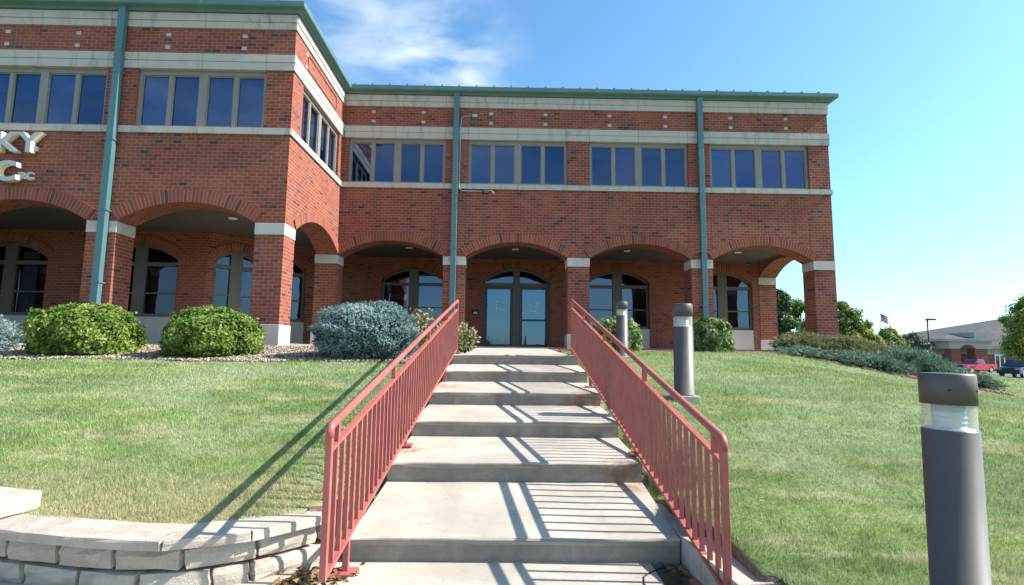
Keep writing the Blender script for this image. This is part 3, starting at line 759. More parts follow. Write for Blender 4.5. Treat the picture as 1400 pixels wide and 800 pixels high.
for (u, h), cu in zip(JW, (('curtain_pale', .5), ('curtain', .62))): arch_ring(fJ, u, h, 2.56, 2.99, .24); low_window(fJ, u, h, curtain=cu, glass='glass_wing')
KW = [(.82, .62), (2.30, .62)]
LK = math.hypot(-4.66-q45.x, DI-WI)
arched_wall(fK, LK, ZFL-.35, ZCEIL+.02, [(u, h, ZFL-.35, 2.56, 2.90) for u, h in KW], .30, mat='brick_inner', u_start=0)
for u, h in KW: arch_ring(fK, u, h, 2.56, 2.90, .24); low_window(fK, u, h, za=2.90, glass='glass_wing')
# ---- entrance doors
mb = MB(); rec = -.08
def dbar(m, u0, u1, z0, z1, o=rec, d=.10): prism(m, fI, u0, u1, z0, z0, z1, z1, o, o-d, 'lr')
dz0, dz1 = ZFL+.008, 2.37
dbar(mb, DOORC-DHW+.002, DOORC-DHW+.06, dz0, 2.55); dbar(mb, DOORC+DHW-.06, DOORC+DHW-.002, dz0, 2.55); dbar(mb, DOORC-.12, DOORC+.12, dz0, 2.93, rec+.015)
for l, r in ((DOORC-DHW+.06, DOORC-.12), (DOORC+.12, DOORC+DHW-.06)): dbar(mb, l, r, dz1, dz1+.13)
arch_frame(mb, fI, DOORC, DHW-.003, 2.55, 3.03, .09, rec, .10)
DF = mb.build('door_frame', 'frame_brown', BLD)
for l, r in ((DOORC-DHW+.06, DOORC-.12), (DOORC+.12, DOORC+DHW-.06)):
    mb = MB(); z0 = dz1+.13
    pts = [(l, z0), (r, z0)]+[(r+(l-r)*k/10, arcz(r+(l-r)*k/10-DOORC, DHW, 2.55, 3.03)-.05) for k in range(11)]
    mb.face([fI.p(u, z, rec-.06) for u, z in pts]); mb.build('pane', 'glass_low', DF)
for i, (l, r) in enumerate(((DOORC-DHW+.065, DOORC-.125), (DOORC+.125, DOORC+DHW-.065))):
    mb = MB(); dbar(mb, l, l+.095, dz0+.01, dz1-.005, rec-.01, .05); dbar(mb, r-.095, r, dz0+.01, dz1-.005, rec-.01, .05)
    dbar(mb, l+.095, r-.095, dz0+.01, dz0+.12, rec-.01, .05); dbar(mb, l+.095, r-.095, dz1-.10, dz1-.005, rec-.01, .05)
    if i: dbar(mb, l+.095, r-.095, 1.13, 1.20, rec-.008, .06)
    dr = mb.build('door', 'frame_dark', BLD)
    mb = MB(); mb.face([fI.p(l+.09, dz0+.11, rec-.035), fI.p(r-.09, dz0+.11, rec-.035), fI.p(r-.09, dz1-.09, rec-.035+.004*(1-2*i)), fI.p(l+.09, dz1-.09, rec-.035+.004*(1-2*i))]); mb.build('pane', 'glass_door', dr)
    hx = r-.05 if i == 0 else l+.05
    mb = MB(); mb.tube([fI.p(hx, 1.28, rec-.0), fI.p(hx, 1.28, rec+.06), fI.p(hx, 1.56, rec+.06), fI.p(hx, 1.56, rec-.0)], .014, 8); mb.build('handle', 'galv', dr)
    # small square notice stuck on the glass
    cx = (l+r)/2+(.05 if i == 0 else 0); cz = 1.68 if i == 0 else 1.62
    mb = MB()
    for a, b, c, d_ in ((-.14, .14, .11, .15), (-.14, .14, -.15, -.11), (-.14, -.11, -.11, .11), (.11, .14, -.11, .11)): prism(mb, fI, cx+a, cx+b, cz+c, cz+c, cz+d_, cz+d_, rec-.024, rec-.028, 'lr')
    mb.build('notice', 'white', dr)
mb = MB(); dbar(mb, DOORC-DHW, DOORC+DHW, ZFL+.002, ZFL+.02, .04, .2); mb.build('threshold', 'redmulch', BLD)
# card reader beside the doors
mb = MB(); mb.bbox(-1.12, -.86, DI-.06, DI, 1.36, 1.50, .01); cr_ = mb.build('card_reader', 'black', BLD)
mb = MB(); mb.bbox(-1.06, -.92, DI-.072, DI-.058, 1.37, 1.43, .004); mb.build('faceplate', 'white', cr_)
# recessed lights in the arcade ceiling
for x, y in [(-3.1, 17.2), (.36, 17.2), (4.02, 17.2), (7.68, 17.2), (-7.0, 13.6), (-10.7, 13.6)]:
    mb = MB(); mb.lathe([(0, -.012), (.08, -.012), (.11, -.012), (.115, 0)][::-1], (x, y, ZCEIL), 20); mb.build('recessed_light', 'white', BLD)
for x, y in [(-3.6, 17.5), (.4, 17.5), (3.4, 17.6), (7.2, 17.4), (8.4, 18.6), (-7.0, 13.4), (-10.8, 13.4)]:
    mb = MB(); mb.box(x-.6, x+.6, y-.15, y+.15, ZBB-.03, ZBB+.018); mb.build('ceiling_fitting', 'white', BLD)
# ---- gutters, roof, downpipes
def gutter_run(pts, prof):
    """sweep a profile (out, z) along plan points with mitred corners; out is to the right of travel"""
    mb = MB(); P = [Vector(p) for p in pts]; secs = []
    for i, p in enumerate(P):
        d0 = (P[i]-P[i-1]).normalized() if i else (P[1]-P[0]).normalized()
        d1 = (P[i+1]-P[i]).normalized() if i < len(P)-1 else d0
        n0 = Vector((d0.y, -d0.x)); n1 = Vector((d1.y, -d1.x)); m = (n0+n1); m = m/ (m.length_squared/2) if m.length > 1e-6 else n0
        secs.append([(p.x+m.x*o, p.y+m.y*o, z) for o, z in prof])
    for i in range(len(secs)-1):
        for j in range(len(prof)-1): mb.face([secs[i][j], secs[i+1][j], secs[i+1][j+1], secs[i][j+1]])
    mb.face(secs[0][::-1]); mb.face(secs[-1])
    return mb
GP = [(-.05, ZCT2+.012), (.10, ZCT2+.012), (.13, ZCT2+.05), (.235, ZCT2+.085), (.25, ZCT2+.11), (.25, ZCT2+.215), (.235, ZCT2+.225), (.22, ZCT2+.215), (.10, ZCT2+.215), (-.05, ZCT2+.215)]
gutter_run([(-17.5, DW), (XW, DW), (XW, D), (XR, D), (XR, 30)], GP).build('gutter', 'green', BLD)
zr = ZCT2+.225
mb = MB()
sl = .12
mb.hexa([(-17.5, DW+.02, zr-.03), (XW-.02, DW+.02, zr-.03), (XW-4.0, DW+8, zr+.75), (-17.5, DW+8, zr+.75), (-17.5, DW+.02, zr), (XW-.02, DW+.02, zr), (XW-4, DW+8, zr+.8), (-17.5, DW+8, zr+.8)])
mb.hexa([(XW-.02, DW+.02, zr-.03), (XW-.02, D+.02, zr-.03), (XW-4, 24, zr+.75), (XW-4, DW+8, zr+.75), (XW-.02, DW+.02, zr), (XW-.02, D+.02, zr), (XW-4, 24, zr+.8), (XW-4, DW+8, zr+.8)])
mb.hexa([(XW-.02, D+.02, zr-.03), (XR, D+.02, zr-.03), (XR, 24, zr+.75), (XW-4, 24, zr+.75), (XW-.02, D+.02, zr), (XR, D+.02, zr), (XR, 24, zr+.8), (XW-4, 24, zr+.8)])
mb.hexa([(-17.5, 24, zr+.72), (XR, 24, zr+.72), (XR, 30, zr-.03), (-17.5, 30, zr-.03), (-17.5, 24, zr+.8), (XR, 24, zr+.8), (XR, 30, zr+.02), (-17.5, 30, zr+.02)])
RF = mb.build('roof', 'green_roof', BLD)
mb = MB()
x = XW+.35
while x < XR:
    mb.hexa([(x-.02, D-.22, zr), (x+.02, D-.22, zr), (x+.02, 24, zr+.8), (x-.02, 24, zr+.8), (x-.02, D-.22, zr+.05), (x+.02, D-.22, zr+.05), (x+.02, 24, zr+.86), (x-.02, 24, zr+.86)]); x += .52
x = -17.2
while x < XW:
    mb.hexa([(x-.02, DW-.22, zr), (x+.02, DW-.22, zr), (x+.02, DW+8, zr+.8), (x-.02, DW+8, zr+.8), (x-.02, DW-.22, zr+.035), (x+.02, DW-.22, zr+.035), (x+.02, DW+8, zr+.86), (x-.02, DW+8, zr+.86)]); x += .52
mb.build('roof_seam', 'green_roof', RF)
for x in (-3.2, .6, 3.9, 7.6):
    mb = MB(); mb.box(x-.03, x+.03, D-.255, D-.15, ZCT2+.10, ZCT2+.219); mb.build('gutter_joint', 'green', BLD)
for x in (-11.0, -7.0):
    mb = MB(); mb.box(x-.03, x+.03, DW-.255, DW-.15, ZCT2+.10, ZCT2+.219); mb.build('gutter_joint', 'green', BLD)
def downpipe(x, yw, zb):
    mb = MB(); mb.bbox(x-.08, x+.08, yw-.17, yw-.045, zb, ZCT2+.08, .012)
    p = mb.build('downpipe', 'pipe', BLD)
    for z in (6.2, 4.6, 3.0, 1.4):
        mb = MB(); mb.box(x-.10, x+.10, yw-.172, yw-.0, z, z+.03); mb.build('strap', 'pipe', p)
downpipe(-1.49, D, .05); downpipe(5.87, D, .05); downpipe(-8.80, DW, -.02)
# conduit with junction box and a little fitting
mb = MB(); mb.tube([(-.98, D-.03, 7.10), (-1.28, D-.03, 7.10), (-1.35, D-.03, 7.02), (-1.365, D-.07, 6.6), (-1.365, D-.08, 4.90), (-1.34, D-.08, 4.80), (-1.25, D-.05, 4.77), (-.62, D-.03, 4.77)], .013, 8)
cn = mb.build('conduit', 'galv', BLD)
mb = MB(); mb.bbox(-1.02, -.86, D-.075, D-.001, 7.06, 7.15, .008); mb.build('junction_box', 'galv', cn)
mb = MB(); mb.bbox(-.62, -.48, D-.07, D-.001, 4.72, 4.83, .008); mb.build('junction_box', 'pipe', cn)
mb = MB(); mb.tube([(-.48, D-.03, 4.78), (-.40, D-.05, 4.80), (-.37, D-.07, 4.75), (-.33, D-.08, 4.68)], .022, 8); mb.build('cable_end', 'yellow', cn)

# ------------------------------------------------------------------ sign letters on the wing
SG = thing('wall_sign', (-11.2, DW, 3.7), 'raised white metal letters on the brick wing left of the downpipe', 'sign')
def letter(ch, xl, zb, h, wide, dep, gap, bold=.012):
    cu = bpy.data.curves.new('letter', 'FONT'); cu.body = ch; cu.size = 1; cu.extrude = 0; cu.offset = bold/h
    tmp = bpy.data.objects.new('tmp', cu); COL.objects.link(tmp)
    dg = bpy.context.evaluated_depsgraph_get(); me = bpy.data.meshes.new_from_object(tmp.evaluated_get(dg))
    bpy.data.objects.remove(tmp); bpy.data.curves.remove(cu)
    bm = bmesh.new(); bm.from_mesh(me); bpy.data.meshes.remove(me)
    bmesh.ops.remove_doubles(bm, verts=bm.verts, dist=1e-4)
    bmesh.ops.dissolve_limit(bm, angle_limit=.02, verts=bm.verts, edges=bm.edges)
    xs = [v.co.x for v in bm.verts]; ys = [v.co.y for v in bm.verts]
    x0, x1, y0, y1 = min(xs), max(xs), min(ys), max(ys)
    for v in bm.verts: v.co = Vector((xl+(v.co.x-x0)/(x1-x0)*wide, DW-gap-dep, zb+(v.co.y-y0)/(y1-y0)*h))
    front = MB(); side = MB()
    bm.normal_update()
    for f in bm.faces:
        pts = [v.co.copy() for v in f.verts]
        if f.normal.y > 0: pts = pts[::-1]
        front.face(pts); side.face([p+Vector((0, dep, 0)) for p in pts[::-1]])
    for e in bm.edges:
        if len(e.link_faces) == 1:
            a, b = e.verts[0].co, e.verts[1].co; c = e.link_faces[0].calc_center_median()
            o = Vector((0, dep, 0)); q = [a, b, b+o, a+o]
            n = (b-a).cross(o); 
            if n.dot((a+b)/2-c) < 0: q = q[::-1]
            side.face(q)
    bm.free()
    L = front.build('letter', 'letter', SG); side.build('letter_return', 'letter_side', L)
letter('K', -11.25, 4.285, .455, .50, .14, .05); letter('Y', -10.80, 4.285, .455, .53, .14, .05)
letter('C', -11.23, 3.62, .465, .50, .14, .05); letter('P', -10.765, 3.68, .175, .15, .05, .04, .004); letter('C', -10.60, 3.675, .185, .165, .05, .04, .004)
for a_, b_, z_ in ((-11.23, -11.12, 4.40), (-10.57, -10.46, 4.36)):
    mb = MB(); mb.box(a_, b_, DW-.049, DW-.001, z_, z_+.10); mb.build('raceway', 'letter_side', SG)
mb = MB(); mb.box(-11.1, -10.47, DW-.039, DW-.001, 3.72, 3.76); mb.build('raceway', 'letter_side', SG)

# ------------------------------------------------------------------ handrails
def handrail(side, label):
    feet = feet_L if side < 0 else feet_R
    yn, yf = (3.15, 9.62) if side < 0 else (3.06, 9.62)
    top = (-.432, .924) if side < 0 else (-.467, .953)
    midz = (-.565, .770) if side < 0 else (-.597, .808)
    botz = (-1.252, .060) if side < 0 else (-1.285, .095)
    H = thing('handrail', (rail_x(side, yn), yn, PAV_Z(0, yn)), label, 'handrail', 'painted railings of the entrance steps')
    def L(z, Y): return z[0]+(z[1]-z[0])*(Y-yn)/(yf-yn)
    X = lambda Y: rail_x(side, Y)
    mb = MB(); e = .05
    pts = [(X(yn), yn, L(top, yn)-.06), (X(yn), yn+.001, L(top, yn)-.016), (X(yn), yn+.014, L(top, yn)+.001), (X(yn+.05), yn+.05, L(top, yn+.05))]
    pts += [(X(Y), Y, L(top, Y)) for Y in np.linspace(yn+.3, yf-.1, 8)]
    pts += [(X(yf), yf-.03, L(top, yf)-.004), (X(yf), yf, L(top, yf)-.035), (X(yf), yf, L(top, yf)-.09)]
    mb.tube(pts, .025, 14); mb.build('top_rail', 'rail', H)
    mb = MB(); mb.bar((X(yn), yn, L(midz, yn)), (X(yf), yf, L(midz, yf)), .038, .022); mb.build('mid_rail', 'rail', H)
    mb = MB(); mb.bar((X(yn), yn, L(botz, yn)), (X(yf), yf, L(botz, yf)), .040, .024); mb.build('bottom_rail', 'rail', H)
    for Y in (yn, yf):
        mb = MB(); mb.bbox(X(Y)-.019, X(Y)+.019, Y-.019, Y+.019, L(botz, Y)-.02, L(top, Y)-.05, .004); mb.build('post', 'rail', H)
    n = 53
    for k in range(1, n):
        Y = yn+(yf-yn)*k/n
        mb = MB(); mb.box(X(Y)-.0125, X(Y)+.0125, Y-.0125, Y+.0125, L(botz, Y)+.006, L(midz, Y)-.006, 'bt'); mb.build('baluster', 'rail', H)
    for Y in (yn+.122, 4.72, 6.55, 8.2):
        mb = MB(); mb.box(X(Y)-.017, X(Y)+.017, Y-.02, Y+.02, L(midz, Y)+.004, L(top, Y)-.015); mb.build('bracket', 'rail', H)
    for Y, z in feet:
        mb = MB(); mb.box(X(Y)-.018, X(Y)+.018, Y-.018, Y+.018, z, L(botz, Y)-.005)
        ft = mb.build('foot', 'rail', H)
        mb = MB(); mb.bbox(X(Y)-.075, X(Y)+.075, Y-.06, Y+.06, z-.002, z+.022, .008); mb.build('foot_plate', 'rail', ft)
    return H
handrail(-1, 'red painted steel handrail beside the curved block wall')
handrail(1, 'red painted steel handrail beside the lawn with the bollard lights')

# ------------------------------------------------------------------ block retaining walls
def rough_block(mb, c, t, n, ln, dp, h, bev=.022, jit=.006):
    bm = bmesh.new(); bmesh.ops.create_cube(bm, size=1)
    bmesh.ops.subdivide_edges(bm, edges=bm.edges[:], cuts=2, use_grid_fill=True)
    for v in bm.verts:
        x, y, z = v.co
        k = sum(abs(abs(q)-.5) < 1e-3 for q in (x, y, z))
        f = 1-(bev/.12)*.25*(k-1) if k > 1 else 1
        q = Vector(c)+t*(x*ln*(1 if k < 2 else 1-bev*.5/ln))+n*(y*dp*(1 if k < 2 else 1-bev*.7/dp))+Vector((0, 0, z*h*(1 if k < 2 else 1-bev*.35/h)))
        v.co = q+Vector((random.uniform(-jit, jit), random.uniform(-jit, jit), random.uniform(-jit, jit)*.6))
    bmesh.ops.recalc_face_normals(bm, faces=bm.faces)
    mb.take(bm, None, False)
def path_pts(pl):
    P = [Vector((a, b, 0)) for a, b in pl]; d = [0]
    for i in range(1, len(P)): d.append(d[-1]+(P[i]-P[i-1]).length)
    return P, d
def at_len(P, d, s):
    for i in range(1, len(P)):
        if s <= d[i] or i == len(P)-1:
            k = (s-d[i-1])/(d[i]-d[i-1]); t = (P[i]-P[i-1]).normalized(); return P[i-1]+(P[i]-P[i-1])*k, t
def smooth_path(pl, n=60):
    a = np.array(pl, float)
    for _ in range(3):
        q = [a[0]]
        for i in range(len(a)-1): q += [a[i]*.75+a[i+1]*.25, a[i]*.25+a[i+1]*.75]
        q.append(a[-1]); a = np.array(q)
    return [tuple(x) for x in a]
def block_wall(name, path, ztop, courses, ch, label, cap_h=.064, inward=1, s0=0, s1=None):
    P, d = path_pts(path); s1 = s1 or d[-1]
    T = thing(name, (P[len(P)//2].x, P[len(P)//2].y, ztop-courses*ch-cap_h), label, 'retaining wall')
    mb = MB()
    for r in range(courses):
        s = s0 - random.uniform(0, .3); z = ztop-cap_h-ch*(r+.5)
        while s < s1:
            ln = random.choice((.40, .40, .38, .22, .30)); m = min(max(s+ln/2, s0+.1), s1-.05)
            if s+ln > s1+.25: ln = max(.12, s1+.05-s); m = s+ln/2
            p, t = at_len(P, d, m); n = Vector((t.y, -t.x, 0))     # towards the camera side
            so = .012*r*-1
            c = p - n*(.14+random.uniform(-.008, .008)+so*0); rough_block(mb, (c.x, c.y, z), t, n, ln-.016, .26, ch-.010, .045, .008)
            s += ln
    if courses: mb.build('block_courses', 'block', T)
    s = s0
    while s < s1-.02:
        ln = min(.44, s1-s); 
        if s1-s-ln < .12: ln = s1-s
        p, t = at_len(P, d, s+ln/2); n = Vector((t.y, -t.x, 0)); c = p-n*(.135-.02)
        mb = MB(); rough_block(mb, (c.x, c.y, ztop-cap_h/2), t, n, ln+.012, .31, cap_h-.004, .014, .0035); mb.build('cap_stone', 'block', T)
        s += ln
    return T
PLs = smooth_path(WALL_L)
block_wall('retaining_wall', PLs, -1.07, 3, .135, 'curved grey concrete block wall with pale cap stones below the left lawn')
# raised upper tier at the far left of the same wall
UP = [(-7.2, 4.80), (-5.2, 4.10), (-4.2, 3.78), (-3.14, 3.50)]
block_wall('retaining_wall', smooth_path(UP), -.945, 0, .06, 'short raised block tier standing on the curved wall at far left', cap_h=.122)
PR = smooth_path([(1.285, 4.5), (1.30, 3.9), (1.33, 3.4), (1.385, 2.97)])
def rwall():
    P, d = path_pts(PR)
    T = thing('retaining_wall', (1.35, 3.4, -1.45), 'low pale concrete edging wall between right railing and lawn', 'retaining wall')
    mb = MB()
    for i in range(len(P)-1):
        a, b = P[i], P[i+1]
        ta = (P[min(i+1, len(P)-1)]-P[max(i-1, 0)]).normalized(); tb = (P[min(i+2, len(P)-1)]-P[i]).normalized()
        na = Vector((ta.y, -ta.x, 0)); nb = Vector((tb.y, -tb.x, 0))
        wa, wb = .075+.055*(i/len(P)), .075+.055*((i+1)/len(P))
        q = [a+na*wa, a-na*wa, b-nb*wb, b+nb*wb]
        mb.hexa([(v.x, v.y, -1.6) for v in q]+[(v.x, v.y, -1.205) for v in q])
    mb.build('cap_stone', 'block', T)
    mb = MB()
    for k in range(9):
        y = 2.72-.42*k; x = 1.43+.02*math.sin(k)
        for r in range(2): rough_block(mb, (x, y+(.1 if r else 0), -1.33-.13*r-.08), Vector((0, 1, 0)), Vector((-1, 0, 0)), .40, .26, .125, .03, .006)
    mb.build('block_courses', 'block', T)
rwall()

# ------------------------------------------------------------------ bollard lights
def bollard(x, y, z, label):
    B = thing('bollard_light', (x, y, z), label, 'bollard', 'bollard lights on the right lawn')
    r = .114; c = (x, y, z)
    mb = MB(); mb.lathe([(0, .02), (r, .02), (r, .796), (r-.004, .80), (r-.03, .80), (0, .80)], c, 48); mb.build('post', 'bollard', B)
    mb = MB(); mb.lathe([(r-.006, .798), (r-.006, .921)], c, 48); mb.build('lens', 'lens', B)
    mb = MB(); mb.lathe([(0, .80), (.098, .80), (.098, .806), (.068, .812), (.068, .828), (.074, .832), (.068, .836), (.068, .852), (.074, .856), (.068, .860), (.068, .876), (.074, .88), (.068, .884), (.068, .915), (0, .915)], c, 24); mb.build('lamp_reflector', 'reflector', B)
    mb = MB(); mb.lathe([(0, .920), (r-.03, .920), (r, .920), (r, 1.060), (r-.006, 1.068), (0, 1.070)], c, 48); mb.build('head', 'bollard', B)
    for a_ in (-2.2, -1.0):
        mb = MB(); mb.tube([(x+(r-.002)*math.cos(a_), y+(r-.002)*math.sin(a_), z+.99), (x+(r+.004)*math.cos(a_), y+(r+.004)*math.sin(a_), z+.99)], .006, 8); mb.build('screw', 'black', B)
    mb = MB(); mb.bbox(x-.138, x+.138, y-.138, y+.138, z-.16, z+.012, .012); mb.build('base_pad', 'stone', B)
    return B
b0 = bollard(2.103, 6.24, -.475, 'grey bollard light between the right railing and the nearest bollard')
b1 = copy_tree(b0, (2.163-2.103, 2.62-6.24, -1.143+.475)); [setattr(ch, 'location', (0, 0, -.12)) for ch in b1.children if ch.name.startswith('base_pad')]; b1.rotation_euler.y = .014; b1['label'] = 'big grey bollard light nearest the camera at right edge of lawn'
b2 = copy_tree(b0, (2.30-2.103, 10.35-6.24, -.055+.475)); b2['label'] = 'farthest grey bollard light, standing before the pale bush'

# ------------------------------------------------------------------ plants
def leaves_mesh(name, pts, nrm, size, mat, parent, aspect=1.8, jit=.7, rnd_scale=None, fold=True):
    n = len(pts)
    nr = nrm + rng.normal(0, jit, (n, 3)); nr /= np.linalg.norm(nr, axis=1, keepdims=True)
    a = rng.normal(0, 1, (n, 3)); a -= nr*(a*nr).sum(1, keepdims=True); a /= np.linalg.norm(a, axis=1, keepdims=True)
    b = np.cross(nr, a)
    s = size*rng.uniform(.6, 1.35, (n, 1)) if np.isscalar(size) else size[:, None]*rng.uniform(.6, 1.35, (n, 1))
    L = a*s*aspect/2; Wd = b*s/2
    V = np.stack([pts-L, pts+Wd+nr*s*.12, pts+L, pts-Wd+nr*s*.12], 1).reshape(-1, 3)
    F = np.arange(4*n).reshape(n, 4)
    r = rng.uniform(0, 1, n) if rnd_scale is None else np.clip(rnd_scale+rng.normal(0, .18, n), 0, 1)
    return arr_mesh(name, V, F, r, mat, parent)
def lump(dirs, seed, amp, freq):
    """cheap smooth noise on directions"""
    g = np.random.default_rng(seed); k = g.normal(0, freq, (14, 3)); ph = g.uniform(0, 6.28, 14)
    return amp*np.sin(dirs@k.T+ph).mean(1)*3
def bush(name, x, y, rx, ry, h, label, cat, mat, leaf=.045, n=9000, group=None, flat=.5, seed=1, amp=.10, z=None, stems=True, aspect=1.8, thick=.22, pw=1.0):
    z0 = gz(x, y) if z is None else z
    T = thing(name, (x, y, z0), label, cat, group)
    d = rng.normal(0, 1, (n, 3)); d /= np.linalg.norm(d, axis=1, keepdims=True)
    d[:, 2] = np.where(d[:, 2] < -.55, -d[:, 2], d[:, 2])
    # squarer clipped outline: superellipsoid
    p = 2.6
    sup = (np.abs(d)**p).sum(1)**(-1/p)
    rad = 1+lump(d, seed, amp, 3.0)+lump(d, seed+50, amp*.6, 8.0)
    depth = 1-thick*rng.uniform(0, 1, n)**pw
    shoot = (lump(d, seed+77, .6, 14.0) > .42) & (d[:, 2] > -.1); depth = np.where(shoot, depth+rng.uniform(0, .10, n), depth)
    q = d*(sup*rad*depth)[:, None]
    hz = h/(1+flat)
    pts = q*np.array([rx, ry, hz]); pts[:, 2] += h-hz*1.0
    pts[:, 2] = np.maximum(pts[:, 2], .03)
    pts += np.array([x, y, z0])
    cl = .5+.9*lump(d, seed+9, .5, 6.0)
    leaves_mesh('foliage', pts, d, leaf, mat, T, aspect, .7, cl)
    mb = MB()
    g = random.Random(seed)
    for k in range(9):
        a = g.uniform(0, 6.28); r = g.uniform(.3, .75)
        e = (x+rx*r*math.cos(a), y+ry*r*math.sin(a), z0+h*g.uniform(.5, .8))
        mb.tube([(x+.06*math.cos(a), y+.06*math.sin(a), z0-.04), ((x+e[0])/2, (y+e[1])/2, z0+h*.35), e], .014, 5, radii=[.022, .016, .006])
    mb.build('stem', 'bark', T)
    return T
def core(T, x, y, z0, rx, ry, h, mat='tree_d'): pass
bush('clipped_bush', -7.70, 10.0, .87, .80, .90, 'wide bright green clipped bush in front of the left downpipe', 'bush', 'yew', .036, 26000, 'clipped green bushes along the wing', seed=3)
bush('clipped_bush', -5.36, 9.95, .78, .76, .84, 'round bright green clipped bush before the wing corner column', 'bush', 'yew', .036, 23000, 'clipped green bushes along the wing', seed=8)
bush('clipped_bush', 2.90, 14.05, .70, .6, .90, 'pale green rounded bush behind the farthest bollard', 'bush', 'pale_bush', .055, 6500, 'pale bushes by the right arcade', seed=12, amp=.09)
bush('clipped_bush', 5.34, 13.75, .57, .55, .86, 'pale green rounded bush at foot of the right downpipe', 'bush', 'pale_bush', .055, 5500, 'pale bushes by the right arcade', seed=15, amp=.09)
def spruce(x, y, rx, ry, h, label, seed, n=5200):
    """dense dwarf spruce: thousands of short needle sprigs on layered shelves"""
    z0 = gz(x, y); T = thing('blue_spruce', (x, y, z0), label, 'spruce bush', 'dwarf blue spruces')
    d = rng.normal(0, 1, (n, 3)); d /= np.linalg.norm(d, axis=1, keepdims=True); d[:, 2] = np.where(d[:, 2] < -.75, -d[:, 2], d[:, 2])
    sup = (np.abs(d)**2.7).sum(1)**(-1/2.7)
    shelf = .045*np.sin(d[:, 2]*15+3*lump(d, seed+4, .6, 2.5))
    crack = -.20*sst(.35, .75, np.abs(lump(d, seed+31, .5, 2.2)*.9+np.sin(d[:, 2]*6+2*lump(d, seed+33, .5, 2))))*(rng.uniform(0, 1, n) < .25)
    rad = 1+lump(d, seed, .055, 3.0)+shelf+lump(d, seed+7, .05, 11)+crack
    q = d*(sup*rad*(1-.16*rng.uniform(0, 1, n)**1.5))[:, None]
    hz = h*.56; pts = q*np.array([rx, ry, hz]); pts[:, 2] += h-hz; pts[:, 2] = np.maximum(pts[:, 2], .04); pts += np.array([x, y, z0])
    ax = d*np.array([1, 1, .55])+rng.normal(0, .35, (n, 3)); ax /= np.linalg.norm(ax, axis=1, keepdims=True)
    K = 11; ln = .062*rng.uniform(.7, 1.3, (n, 1))
    Vs = []; rs = []
    base_r = np.clip(.52+.9*lump(d, seed+2, .5, 5)+rng.normal(0, .12, n), 0, 1)
    for k in range(K):
        r1 = rng.normal(0, 1, (n, 3)); r1 -= ax*(r1*ax).sum(1, keepdims=True); r1 /= np.linalg.norm(r1, axis=1, keepdims=True)
        s = pts+ax*ln*(k/K); dirn = ax*.75+r1*.75; dirn /= np.linalg.norm(dirn, axis=1, keepdims=True)
        side = np.cross(dirn, r1); side /= np.linalg.norm(side, axis=1, keepdims=True)+1e-9
        nl = .028*rng.uniform(.8, 1.2, (n, 1)); Vs.append(np.stack([s-side*.0060, s+side*.0060, s+dirn*nl], 1)); rs.append(np.clip(base_r+rng.normal(0, .1, n), 0, 1))
    V = np.concatenate(Vs).reshape(-1, 3); F = np.arange(len(V)).reshape(-1, 3)
    arr_mesh('foliage', V, F, np.concatenate(rs), 'spruce', T)
    # dense inner twigs so the bush is not see-through; gap shade painted in
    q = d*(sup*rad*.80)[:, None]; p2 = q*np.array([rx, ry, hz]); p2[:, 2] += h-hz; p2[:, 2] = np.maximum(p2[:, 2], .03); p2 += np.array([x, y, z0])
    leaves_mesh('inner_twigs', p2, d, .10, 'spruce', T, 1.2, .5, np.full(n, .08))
    mb = MB(); mb.tube([(x, y, z0-.05), (x, y, z0+h*.6)], .04, 6); mb.build('stem', 'bark', T)
spruce(-2.48, 9.95, .88, .76, .95, 'flat topped dense dwarf blue spruce beside the left railing', 5, 12000)
spruce(-9.95, 10.0, .72, .7, .70, 'smaller dwarf blue spruce at far left edge of the bed', 21, 6500)
def rose(x, y, rx, h, label, seed, n=1700):
    z0 = gz(x, y); T = thing('flowering_shrub', (x, y, z0), label, 'shrub', 'loose flowering shrubs by the top step')
    g = np.random.default_rng(seed); tips = []; mb = MB()
    for k in range(26):
        a = g.uniform(0, 6.28); r = rx*math.sqrt(g.uniform(.02, 1)); e = np.array([x+r*math.cos(a), y+r*math.sin(a)*.8, z0+h*g.uniform(.45, 1.0)*(1-.25*(r/rx)**2)])
        b = np.array([x+.1*math.cos(a), y+.1*math.sin(a), z0-.03]); m = (b+e)/2+np.array([0, 0, .08*h])
        mb.tube([b, m, e], .006, 5, radii=[.009, .007, .003]); tips.append((b, m, e))
    mb.build('stem', 'bark', T)
    P = []
    for _ in range(n):
        b, m, e = tips[g.integers(len(tips))]; t = g.uniform(.12, 1)
        p = (1-t)**2*b+2*t*(1-t)*m+t*t*e; P.append(p+g.normal(0, .055, 3))
    P = np.array(P); leaves_mesh('foliage', P, np.tile([0, -.3, .6], (n, 1)), .05, 'rose', T, 1.6, .8)
    fl = MB()
    for b, m, e in tips[:14]:
        if g.uniform() < .8:
            bm = bmesh.new(); bmesh.ops.create_icosphere(bm, subdivisions=1, radius=.03)
            for v in bm.verts: v.co *= g.uniform(.75, 1.25)
            fl.take(bm, Matrix.Translation(e+np.array([0, 0, .02])))
    fl.build('flower', plain('faded_flower', (.42, .23, .17), .8, var=.3, scale=30), T)
rose(-1.72, 11.0, .42, .92, 'loose flowering shrub between the blue spruce and left railing', 31, 1900)
rose(-.93, 11.7, .34, .80, 'loose flowering shrub between the left railing and glass doors', 37, 1900)
